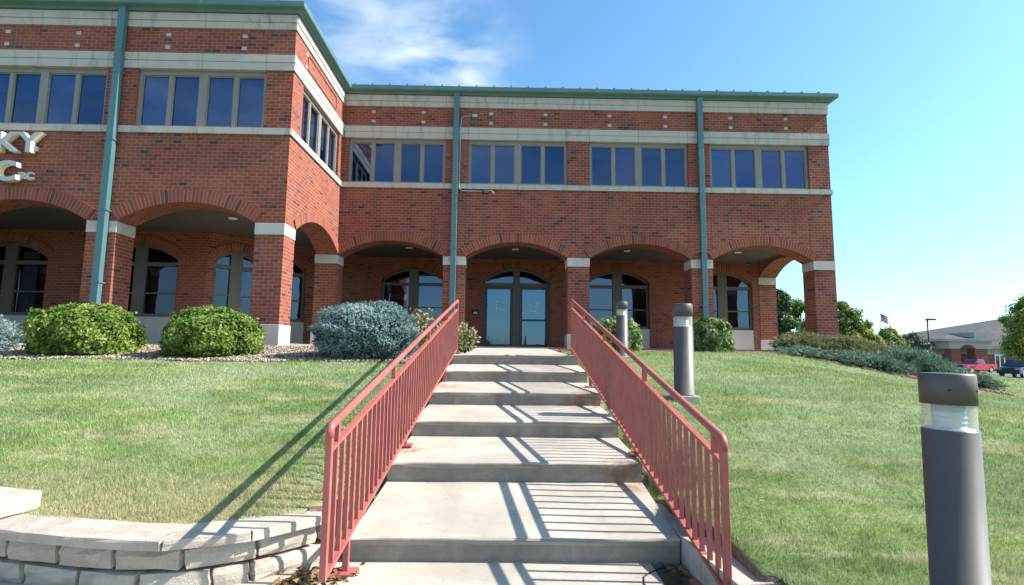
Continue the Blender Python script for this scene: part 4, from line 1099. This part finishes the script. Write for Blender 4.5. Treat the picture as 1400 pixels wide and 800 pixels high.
# ---- spreading junipers on the right
def juniper(x, y, rx, ry, h, label, mat, seed, n=4200, group='spreading junipers right of the building', name='juniper', z=None):
    z0 = gz(x, y) if z is None else z; T = thing(name, (x, y, z0), label, 'juniper', group)
    g = np.random.default_rng(seed)
    nb = 70; P = []; A = []
    mb = MB()
    for k in range(nb):
        a = g.uniform(0, 6.283); r = math.sqrt(g.uniform(.05, 1))
        e = np.array([x+rx*r*math.cos(a), y+ry*r*math.sin(a), 0.0]); e[2] = float(terrain(e[0], e[1]))+h*(1-.62*r**2)*g.uniform(.65, 1.1)
        b = np.array([x+.25*rx*math.cos(a)*r, y+.25*ry*math.sin(a)*r, z0]); m = (b+e)/2+np.array([0, 0, .22*h])
        if k % 4 == 0: mb.tube([b, m, e], .01, 4, radii=[.016, .01, .004])
        t = g.uniform(.15, 1.05, n//nb)[:, None]; c = (1-t)**2*b+2*t*(1-t)*m+t*t*e
        P.append(c+g.normal(0, 1, c.shape)*np.array([.10, .10, .05])); A.append(np.tile((e-b)/np.linalg.norm(e-b), (len(c), 1)))
    mb.build('stem', 'bark', T)
    P = np.concatenate(P); A = np.concatenate(A); K = 5; Vs = []
    for k in range(K):
        d = A+g.normal(0, .45, A.shape)+np.array([0, 0, .18]); d /= np.linalg.norm(d, axis=1, keepdims=True)
        s = np.cross(d, g.normal(0, 1, d.shape)); s /= np.linalg.norm(s, axis=1, keepdims=True)
        ln = g.uniform(.07, .15, (len(P), 1)); Vs.append(np.stack([P-s*.010, P+s*.010, P+d*ln], 1))
    V = np.concatenate(Vs).reshape(-1, 3); F = np.arange(len(V)).reshape(-1, 3)
    arr_mesh('foliage', V, F, g.uniform(0, 1, len(F)), mat, T)
def jun_px(u, vtop, Y, rpx, ry, *a, **k):
    x = pxX(u, Y); juniper(x, Y, rpx*Y/731, ry, max(.12, pxZ(u, vtop, Y)-gz(x, Y)), *a, **k)
jun_px(1120, 484, 13.3, 58, .75, 'low blue green juniper mat beside the right stone column base', 'juniper', 41, 6000)
jun_px(1190, 489, 12.6, 52, .7, 'low blue green juniper mat in middle of the sloping bed edge', 'juniper', 42, 5200)
jun_px(1246, 482, 12.9, 38, .8, 'blue green juniper mound left of the nearest bollard head', 'juniper', 43, 5200)
jun_px(1318, 514, 12.4, 34, .5, 'small low juniper mat right of the nearest bollard head', 'juniper', 45, 2600)
jun_px(1100, 458, 14.8, 42, .6, 'tan and green bushy juniper hiding the corner column foot', 'juniper_tan', 46, 5200)
jun_px(1155, 463, 14.7, 40, .7, 'tan and green bushy juniper right of the corner column', 'juniper_tan', 47, 5200)
jun_px(1212, 472, 14.6, 38, .7, 'tan and green bushy juniper at right end of the bed', 'juniper_tan', 48, 4600)
# ---- trees
def tree(x, y, z0, h, rx, label, mat, seed, name='broadleaf_tree', n=4200, leaf=.22, trunk=.16, low=.12, cone=False, group='trees beyond the building', clumps=60):
    T = thing(name, (x, y, z0), label, 'tree', group); g = np.random.default_rng(seed)
    mb = MB(); hh = h*low
    mb.tube([(x, y, z0-.2), (x+.05*h*.2, y, z0+h*.35), (x-.02*h, y, z0+h*.92)], trunk, 8, radii=[trunk, trunk*.7, trunk*.12])
    mb.build('trunk', 'bark', T)
    C = []; lb = MB()
    for k in range(clumps):
        t = g.uniform(0, 1); zz = hh+(h-hh)*t
        prof = (1-t)**.8*1.05+.05 if cone else math.sin(math.pi*min(1, .18+.80*t))**.7
        a = g.uniform(0, 6.283); r = rx*prof*math.sqrt(g.uniform(.1, 1))
        c = np.array([x+r*math.cos(a), y+r*math.sin(a), z0+zz]); C.append((c, (.20 if not cone else .14)*rx*g.uniform(.7, 1.5)+.05))
        if k % 3 == 0: lb.tube([(x, y, z0+zz*.7), (x+(c[0]-x)*.6, y+(c[1]-y)*.6, z0+zz*.88), tuple(c)], .03, 5, radii=[trunk*.3, trunk*.18, trunk*.05])
    lb.build('limb', 'bark', T)
    m = n//clumps; P = []; Rn = []; Nn = []
    for c, r in C:
        d = g.normal(0, 1, (m, 3)); d /= np.linalg.norm(d, axis=1, keepdims=True)
        P.append(c+d*(r*g.uniform(.25, 1.15, (m, 1)))*np.array([1.15, 1.15, .8])); Nn.append(d+np.array([0, 0, .4])); Rn.append(np.full(m, np.clip(g.normal(.5, .2), .1, .9)))
    P = np.concatenate(P); leaves_mesh('crown', P, np.concatenate(Nn), leaf, mat, T, 1.5, .6, np.concatenate(Rn))
def tree_px(u, vtop, Y, rpx, *a, z0=-1.9, **k):
    zt = pxZ(u, vtop, Y); tree(pxX(u, Y), Y, z0, zt-z0, rpx*Y/731, *a, **k)
tree_px(1069, 400, 34, 36, 'dense dark evergreen tree framed in the right end archway', 'tree_d', 61, 'evergreen_tree', n=19800, leaf=0.124, cone=True, low=.02, clumps=110)
tree_px(1098, 409, 38, 26, 'light green tree touching the left edge of corner column', 'tree_a', 62, n=9240, leaf=0.136, low=.05)
tree_px(1156, 416, 36, 27, 'tall loose green tree right of the corner column', 'tree_a', 63, n=14300, leaf=0.136, low=.02, clumps=80)
tree_px(1181, 441, 36, 24, 'green bushy tree left of the flag pole', 'tree_y', 64, n=13200, leaf=0.136, low=.0, clumps=80)
tree_px(1216, 453, 40, 24, 'rounded green tree below the flag', 'tree_a', 65, n=10120, leaf=0.136, low=.0)
tree_px(1246, 457, 60, 22, 'small grey green tree left of the lamp post', 'tree_g', 66, n=5720, leaf=0.186, low=.0, clumps=40)
tree_px(1262, 462, 70, 12, 'small grey green tree right behind the lamp post', 'tree_g', 69, n=3080, leaf=0.186, low=.0, clumps=30)
tree_px(1412, 408, 50, 36, 'yellow green street tree before the far brick building', 'tree_y', 67, n=15400, leaf=0.149, low=.16, clumps=90)
tree_px(1125, 440, 44, 30, 'dark green tree seen just left of the corner column', 'tree_d', 68, n=8360, leaf=0.155, low=.0)

# ------------------------------------------------------------------ flag pole, parking lamp
fx, fy = pxX(1203, 95, 440), 95
FP = thing('flag_pole', (fx, fy, -1.9), 'flag flying on a thin pole above the distant trees', 'flag pole')
zt = pxZ(1203, 428, fy)
mb = MB(); mb.tube([(fx, fy, -1.9), (fx, fy, zt)], .07, 8, radii=[.09, .05]); mb.lathe([(0, -.08), (.09, 0), (0, .09)], (fx, fy, zt+.06), 10); mb.build('pole', 'galv', FP)
def flag():
    L_, H_ = 2.5, 1.45; cols = {}
    N = NT('flag_cloth'); uv = N.n('ShaderNodeUVMap'); uv.uv_map = 'UVMap'; sp = N.n('ShaderNodeSeparateXYZ'); N.set(sp.inputs[0], uv.outputs[0])
    u, v = sp.outputs[0], sp.outputs[1]
    st = N.math('MODULO', N.math('FLOOR', N.math('MULTIPLY', v, 12.999)), 2.0)
    c = N.mix(st, (.55, .03, .05), (.80, .78, .76))
    can = N.math('MULTIPLY', N.math('LESS_THAN', u, .40), N.math('GREATER_THAN', v, 6/13))
    su = N.math('FRACT', N.math('MULTIPLY', u, 15)); sv = N.math('FRACT', N.math('MULTIPLY', v, 16.5))
    dist = N.math('ADD', N.math('POWER', N.math('SUBTRACT', su, .5), 2.0), N.math('POWER', N.math('SUBTRACT', sv, .5), 2.0))
    cb = N.mix(N.math('LESS_THAN', dist, .07), (.02, .03, .14), (.8, .8, .8))
    c = N.mix(can, c, cb)
    mt = N.done(N.bsdf(c, .8))
    mb = MB(); n = 18; m = 8
    def P(i, j):
        a = i/n; b = j/m
        x = fx+.06+a*L_*.80; z = zt-.10-(1-b)*H_-a*a*.95-.22*a+.10*math.sin(a*7+b); y = fy+.16*math.sin(a*8)
        return (x, y, z)
    for i in range(n):
        for j in range(m): mb.face([P(i, j), P(i+1, j), P(i+1, j+1), P(i, j+1)], [(i/n, j/m), ((i+1)/n, j/m), ((i+1)/n, (j+1)/m), (i/n, (j+1)/m)], True)
    mb.build('flag', mt, FP)
flag()
ly = 62; lx = pxX(1270, ly, 460); lz = pxZ(1266, 437, ly)
LP = thing('parking_lamp', (lx, ly, -1.93), 'tall dark parking lot lamp with flat head beside far building', 'street lamp')
mb = MB(); mb.tube([(lx, ly, -1.93), (lx-.05, ly, lz)], .09, 10); mb.build('pole', 'frame_dark', LP)
mb = MB(); mb.bbox(lx-.15, lx+.85, ly-.2, ly+.2, lz-.08, lz+.12, .03); mb.build('lamp_head', 'frame_dark', LP)
mb = MB(); mb.lathe([(0, 0), (.25, 0), (.25, .6), (0, .6)], (lx, ly, -1.95), 16); mb.build('footing', 'stone', LP)

# ------------------------------------------------------------------ far single-storey brick building
FY = 84.0
def fX(u): return pxX(u, FY, 480)
def fZ(v, u=1320): return pxZ(u, v, FY)
FB = thing('brick_building', (fX(1330), FY, -1.93), 'distant low brick building with grey hip roof and cream arched porch', 'building')
M['far_brick'] = plain('far_brick', (.20, .070, .050), .9, var=.25, scale=1.5, fine=12)
M['shingle'] = plain('shingle', (.048, .042, .042), .9, var=.15, scale=1.2, fine=8)
M['cream'] = plain('cream_stucco', (.36, .33, .28), .85, var=.06)
M['cream_lit'] = M['cream']
xl, xr = fX(1262), fX(1640); ze = fZ(476, 1300); zg = -1.93
def wall_with_windows(y0, xa, xb, ztop, wins):
    f = Fr((0, y0), (1, 0), (0, -1))
    mb = MB(); u = xa
    for c, hw, z0, z1 in wins:
        prism(mb, f, u, c-hw, zg, zg, ztop, ztop, 0, -.3, 'lr'); prism(mb, f, c-hw, c+hw, zg, zg, z0, z0, 0, -.3); prism(mb, f, c-hw, c+hw, z1, z1, ztop, ztop, 0, -.3); u = c+hw
    prism(mb, f, u, xb, zg, zg, ztop, ztop, 0, -.3, 'lr')
    mb.build('wall', 'far_brick', FB)
    for c, hw, z0, z1 in wins:
        mb = MB()
        for a, b, p, q in ((c-hw, c-hw+.15, z0, z1), (c+hw-.15, c+hw, z0, z1), (c-.1, c+.1, z0, z1-.3), (c-hw+.15, c+hw-.15, z1-.3, z1), (c-hw+.15, c-.1, z0, z0+.12), (c+.1, c+hw-.15, z0, z0+.12)):
            prism(mb, f, a, b, p, p, q, q, .02, -.15, 'lr')
        W_ = mb.build('window', 'white', FB)
        mb = MB(); n_ = 10
        for i in range(n_):
            a0, a1 = -hw+2*hw*i/n_, -hw+2*hw*(i+1)/n_
            e0, e1 = z1+.55*math.sqrt(max(0, 1-(a0/hw)**2))*.8, z1+.55*math.sqrt(max(0, 1-(a1/hw)**2))*.8
            prism(mb, f, c+a0, c+a1, z1, z1, max(e0, z1+.01), max(e1, z1+.01), .03, -.1)
        mb.build('window_arch', 'cream', W_)
        mb = MB(); prism(mb, f, c-hw+.1, c+hw-.1, z0+.05, z0+.05, z1-.2, z1-.2, -.1, -.14); mb.build('pane', 'glass_low', W_)
fw = lambda u: fX(u)
hwn = 6.2*FY/731
wall_with_windows(FY, xl, xr, ze, [(fX(1280), hwn, zg+.3, fZ(486)), (fX(1298), hwn, zg+.3, fZ(486)), (fX(1366), hwn*1.15, zg+.3, fZ(484, 1366)), (fX(1400), hwn*1.15, zg+.3, fZ(484, 1366))])
mb = MB(); mb.box(xl, xl+.3, FY, FY+26, zg, ze); mb.build('wall', 'far_brick', FB)
mb = MB(); mb.box(xl-.6, xr+.6, FY-.7, FY-.02, ze-.05, ze+.35); mb.box(xl-.2, xr, FY-.05, FY-.01, fZ(484), ze-.05); mb.build('fascia', 'cream', FB)
zr0 = ze+.35; zr1 = fZ(441, 1380)
rx0 = pxX(1428, FY+9, 470)
mb = MB(); rb = 26
A = [(xl-.7, FY-.75, zr0), (xr+.7, FY-.75, zr0), (xr+.7, FY+rb, zr0), (xl-.7, FY+rb, zr0)]; B1 = (rx0, FY+9, pxZ(1428, 427, FY+9)); B2 = (xr-4, FY+9, pxZ(1428, 427, FY+9))
mb.face([A[0], A[1], B2, B1]); mb.face([A[1], A[2], B2]); mb.face([A[2], A[3], B1, B2]); mb.face([A[3], A[0], B1]); mb.face(A[::-1])
mb.build('roof', 'shingle', FB)
# porch
py0 = FY-3.2
def pX(u): return pxX(u, py0, 480)
def pZ(v, u=1330): return pxZ(u, v, py0)
mb = MB()
for a, b in ((1301, 1313), (1333, 1350)): mb = MB(); mb.box(pX(a), pX(b), py0, py0+1.4, zg, pZ(477)); mb.build('porch_pier', 'far_brick', FB)
f = Fr((0, py0), (1, 0), (0, -1)); mb = MB()
xa, xb = pX(1301), pX(1352); ca, cb = pX(1312), pX(1334); cc, ch_ = (ca+cb)/2, (cb-ca)/2
zt0, zt1 = pZ(477), pZ(467)
prism(mb, f, xa-.4, ca, zt0, zt0, zt1, zt1, .15, -3, 'lr'); prism(mb, f, cb, xb+.4, zt0, zt0, zt1, zt1, .15, -3, 'lr')
for i in range(14):
    a0, a1 = -ch_+2*ch_*i/14, -ch_+2*ch_*(i+1)/14
    prism(mb, f, cc+a0, cc+a1, arcz(a0, ch_, zt0, zt0+.62), arcz(a1, ch_, zt0, zt0+.62), zt1, zt1, .15, -3)
mb.box(xa-1.5, xb+.8, py0-.5, FY, zt1, zt1+.3)
mb.build('porch_arch', 'cream', FB)
mb = MB(); A = [(xa-1.6, py0-.55, zt1+.3), (xb+.9, py0-.55, zt1+.3), (xb+.9, FY+4, zt1+.3), (xa-1.6, FY+4, zt1+.3)]; zq = pZ(455)
mb.face([A[0], A[1], (xb-1, FY+2, zq), (xa+4, FY+2, zq)]); mb.face([A[1], A[2], (xb-1, FY+2, zq)]); mb.face([A[3], A[0], (xa+4, FY+2, zq)]); mb.face([A[2], A[3], (xa+4, FY+2, zq), (xb-1, FY+2, zq)])
mb.build('porch_roof', 'shingle', FB)
mb = MB(); mb.box(pX(1337), pX(1366), py0+.4, FY+3, pZ(469), pZ(454)); mb.build('gable_block', 'cream', FB)
mb = MB(); mb.box(pX(1314), pX(1332), FY-.06, FY-.02, zg, pZ(478)); en = mb.build('entrance', 'white', FB)
mb = MB(); mb.box(pX(1316), pX(1322), FY-.1, FY-.065, zg+.1, pZ(483)); mb.box(pX(1324), pX(1331), FY-.1, FY-.065, zg+.1, pZ(483)); mb.build('pane', 'glass_low', en)

# ------------------------------------------------------------------ pickups in the lot
def pickup(x, y, rz, paint, label, lit):
    T = thing('pickup_truck', (x, y, -1.925), label, 'pickup truck', 'parked pickup trucks'); T.rotation_euler = (0, 0, rz)
    mat = plain('paint_'+label.split()[0], paint, .25, 0, .6, .05)
    Rz = Matrix.Translation((x, y, -1.925)) @ Matrix.Rotation(rz, 4, 'Z')
    def B(mb, name, m, par=None):
        o = mb.build(name, m, None)
        o.parent = par or T; o.matrix_parent_inverse = Matrix.Identity(4); return o
    def extr(prof, w0, w1=None, bev=.04):
        bm = bmesh.new(); n = len(prof); w1 = w1 or [w0]*n
        a = [bm.verts.new((p[0], -ww/2, p[1])) for p, ww in zip(prof, w1)]; b = [bm.verts.new((p[0], ww/2, p[1])) for p, ww in zip(prof, w1)]
        bm.faces.new(a[::-1]); bm.faces.new(b)
        for i in range(n): bm.faces.new([a[i], a[(i+1) % n], b[(i+1) % n], b[i]])
        bmesh.ops.recalc_face_normals(bm, faces=bm.faces)
        if bev: bmesh.ops.bevel(bm, geom=bm.edges[:], offset=bev, segments=2, affect='EDGES')
        mb = MB(); mb.take(bm); return mb
    # body: nose at -x; hood, cab sill, bed
    def arch(cx, r=.45, zc=.38): return [(cx+r*math.cos(t), zc+r*math.sin(t)) for t in np.linspace(0, math.pi, 9)]
    prof = [(2.75, .45), (2.78, 1.12), (.75, 1.12), (-.95, 1.10), (-2.55, 1.02), (-2.72, .85), (-2.72, .42)] + arch(-1.75)[::-1] + [(-1.28, .35), (1.2, .35)] + arch(1.68)[::-1]
    B(extr(prof, 1.86, bev=.03), 'body', mat)
    cab = [(.82, 1.10), (.70, 1.74), (-.35, 1.78), (-1.10, 1.10)]
    c = B(extr(cab, 1.7, [1.78, 1.48, 1.48, 1.78], .05), 'cab', mat)
    mb = MB()
    for s in (-1, 1):
        q = [(.66, s*.885, 1.16), (.60, s*.775, 1.66), (-.30, s*.775, 1.69), (-.86, s*.885, 1.16)]; q = [(a, b+s*.012, z) for a, b, z in q]
        mb.face(q if s < 0 else q[::-1])
    mb.face([(-.47, -.70, 1.70), (-1.08, -.80, 1.16), (-1.08, .80, 1.16), (-.47, .70, 1.70)][::-1]); mb.face([(.80, -.7, 1.2), (.80, .7, 1.2), (.735, .66, 1.66), (.735, -.66, 1.66)])
    B(mb, 'glazing', 'glass_low', c)
    mb = MB(); mb.box(.85, 2.70, -.76, .76, 1.10, 1.125); B(mb, 'bed_liner', 'black')
    for cx in (-1.75, 1.68):
        for s in (-1, 1):
            mb = MB(); mb.tube([(cx, s*.93-.24*s, .38), (cx, s*.93, .38)], .38, 22); wv = B(mb, 'wheel', 'black')
            mb = MB(); mb.tube([(cx, s*.90, .38), (cx, s*.94, .38)], .23, 16); B(mb, 'rim', 'galv', wv)
    for s in (-1, 1):
        mb = MB(); mb.bbox(-2.76, -2.66, s*.72-.2, s*.72+.2, .78, .96, .02); B(mb, 'headlight', 'lens')
        mb = MB(); mb.bbox(2.74, 2.80, s*.84-.08, s*.84+.08, .75, 1.05, .01); B(mb, 'tail_light', plain('tail_red', (.4, .01, .01), .3))
        mb = MB(); mb.bbox(-.80, -.62, s*1.02-.1, s*1.02+.1, 1.14, 1.32, .02); B(mb, 'mirror', mat)
    mb = MB(); mb.bbox(-2.86, -2.70, -.9, .9, .42, .66, .03); B(mb, 'bumper', lit if isinstance(lit, str) else mat); mb = MB(); mb.bbox(2.76, 2.88, -.88, .88, .45, .66, .03); B(mb, 'bumper', 'galv')
    mb = MB(); mb.box(-2.745, -2.70, -.5, .5, .70, 1.0); B(mb, 'grille', 'black')
    return T
pickup(pxX(1332, 72, 498), 72, R(14), (.50, .02, .035), 'red pickup parked facing left before the far building', 'galv')
pickup(pxX(1392, 55, 505), 55, R(30), (.015, .022, .060), 'dark blue pickup at the right edge of the lot', 'black')

# ------------------------------------------------------------------ grass, bed stones, litter, cable
def grass():
    """single-blade triangles, denser near the camera"""
    zones = []
    def sample(x0, x1, y0, y1, dens, keep, w, h):
        n = int((x1-x0)*(y1-y0)*dens); x = rng.uniform(x0, x1, n); y = rng.uniform(y0, y1, n); k = keep(x, y); return x[k], y[k], np.full(k.sum(), w), np.full(k.sum(), h)
    okL = lambda x, y: (x < stair_c(y)-1.10) & (y > wall_y(x)+.21+rng.normal(0, .02, len(x))) & ~bed_left(x, y+rng.normal(0, .03, len(x))) & (np.abs(x/np.maximum(y, .1)) < 1.65)
    okR = lambda x, y: (x > np.where(y > 4.3, stair_c(y)+1.14, np.interp(y, [-3, 1.5, 2.97, 3.6, 4.3], [1.44, 1.49, 1.47, 1.38, 1.28]))) & ~bed_right(x, y+rng.normal(0, .03, len(x))) & (np.abs(x/np.maximum(y, .1)) < 1.75)
    parts = [sample(-7, -.9, 3.3, 5.0, 12500, okL, .0036, .030), sample(-10, -.9, 5.0, 7.0, 6500, okL, .005, .032), sample(-13.5, -.8, 7.0, 9.7, 3000, okL, .0075, .034),
             sample(1.2, 4.8, 1.9, 3.2, 16000, okR, .0032, .036), sample(1.2, 7.5, 3.2, 5.0, 11000, okR, .0038, .032), sample(1.2, 10.5, 5.0, 7.5, 5500, okR, .0055, .033),
             sample(1.2, 15, 7.5, 10.5, 2500, okR, .008, .036), sample(1.2, 17, 10.5, 14.5, 1300, okR, .011, .04), sample(9, 21, 14.5, 19, 500, okR, .015, .045)]
    x, y, w_, h_ = (np.concatenate(a) for a in zip(*parts)); n = len(x); z = terrain(x, y)
    cl = np.sin(x*9.1+2*np.sin(y*6.3))*np.sin(y*8.3+2*np.sin(x*7.1))
    h_ = h_*rng.uniform(.55, 1.35, n)*(1+.45*cl)*np.where(rng.uniform(0, 1, n) < .05, 1.6, 1.0); a = rng.uniform(0, 6.283, n); tl = rng.uniform(0, 1.15, n); b = rng.uniform(0, 6.283, n)
    # tufts lean together
    ln = np.stack([np.sin(x*5.1+1.3*np.sin(y*3.7)), np.cos(y*4.7+1.1*np.sin(x*4.1))], 1)*.16
    base = np.stack([x, y, z], 1); sd_ = np.stack([np.cos(a), np.sin(a), 0*a], 1)*w_[:, None]*.5
    tip = base+np.stack([h_*(np.sin(tl)*np.cos(b)+ln[:, 0]), h_*(np.sin(tl)*np.sin(b)+ln[:, 1]), h_*np.cos(tl)], 1)
    V = np.stack([base-sd_, base+sd_, tip], 1).reshape(-1, 3); F = np.arange(3*n).reshape(n, 3)
    o = arr_mesh('grass', V, F, rng.uniform(0, 1, n), 'blade'); tag(o, 'short mown grass with dry straw patches on both lawns', 'grass', kind='stuff')
grass()
def pebbles(name, pts, smin, smax, mat, label, cat):
    oc = np.array([[1, 0, 0], [-1, 0, 0], [0, 1, 0], [0, -1, 0], [0, 0, 1], [0, 0, -1]], float)
    of = np.array([[0, 2, 4], [2, 1, 4], [1, 3, 4], [3, 0, 4], [2, 0, 5], [1, 2, 5], [3, 1, 5], [0, 3, 5]])
    n = len(pts); s = rng.uniform(smin, smax, (n, 1, 1)); V = oc[None]*s*rng.uniform(.5, 1.3, (n, 6, 3))
    a = rng.uniform(0, 6.283, n); c, sn = np.cos(a)[:, None], np.sin(a)[:, None]
    V = np.stack([V[..., 0]*c-V[..., 1]*sn, V[..., 0]*sn+V[..., 1]*c, V[..., 2]*.6], -1)+pts[:, None]
    F = (of[None]+6*np.arange(n)[:, None, None]).reshape(-1, 3)
    o = arr_mesh(name, V.reshape(-1, 3), F, np.repeat(rng.uniform(0, 1, n), 8), mat)
    return tag(o, label, cat, kind='stuff')
n = 48000; x = rng.uniform(-13, -.85, n); y = rng.uniform(8.8, 15.3, n); k = bed_left(x, y+rng.normal(0, .05, n)) & (x < stair_c(y)-1.1) & ((y < DW-.02) | (x > XW+.05)); x, y = x[k], y[k]
pebbles('bed_stones', np.stack([x, y, terrain(x, y)+.022], 1), .011, .034, 'gravel', 'tan and pink stones covering the bed along the wing', 'stones')
n = 16000; x = rng.uniform(1.3, 11, n); y = rng.uniform(11.3, 15.5, n); k = bed_right(x, y+rng.normal(0, .05, n)); x, y = x[k], y[k]
pebbles('mulch_chips', np.stack([x, y, terrain(x, y)+.02], 1), .015, .045, plain('mulch_chip', (.26, .10, .065), .9, var=.4, scale=20), 'reddish mulch chips in the bed along the right arcade', 'mulch')
# dry leaves at the foot of the left railing and in step corners
def litter(cx, cy, z, rx, ry, n, label):
    p = np.stack([cx+rng.normal(0, rx, n), cy+rng.normal(0, ry, n), z+np.abs(rng.normal(0, .012, n))+.004], 1)
    o = leaves_mesh('leaf_litter', p, np.tile([0, 0, 1.0], (n, 1)), .035, 'dry_leaf', None, 1.6, .45); tag(o, label, 'dry leaves', kind='stuff')
litter(-1.14, 3.44, -1.39, .10, .10, 150, 'brown dry leaves heaped at foot of the left railing')
litter(1.16, 3.63, -1.40, .05, .06, 60, 'brown dry leaves in the corner of the lowest right step')
# black cable loop on the lowest tread, right
pts = [(1.05+.02, 3.64, -1.375), (.98, 3.60, -1.385), (.90, 3.52, -1.388), (.875, 3.42, -1.39), (.90, 3.32, -1.393), (.99, 3.26, -1.395), (1.10, 3.28, -1.393), (1.17, 3.36, -1.39)]
mb = MB(); mb.tube(pts, .006, 6); tag(mb.build('cable', 'black'), 'thin black cable curled on the pavement beside the right railing', 'cable')
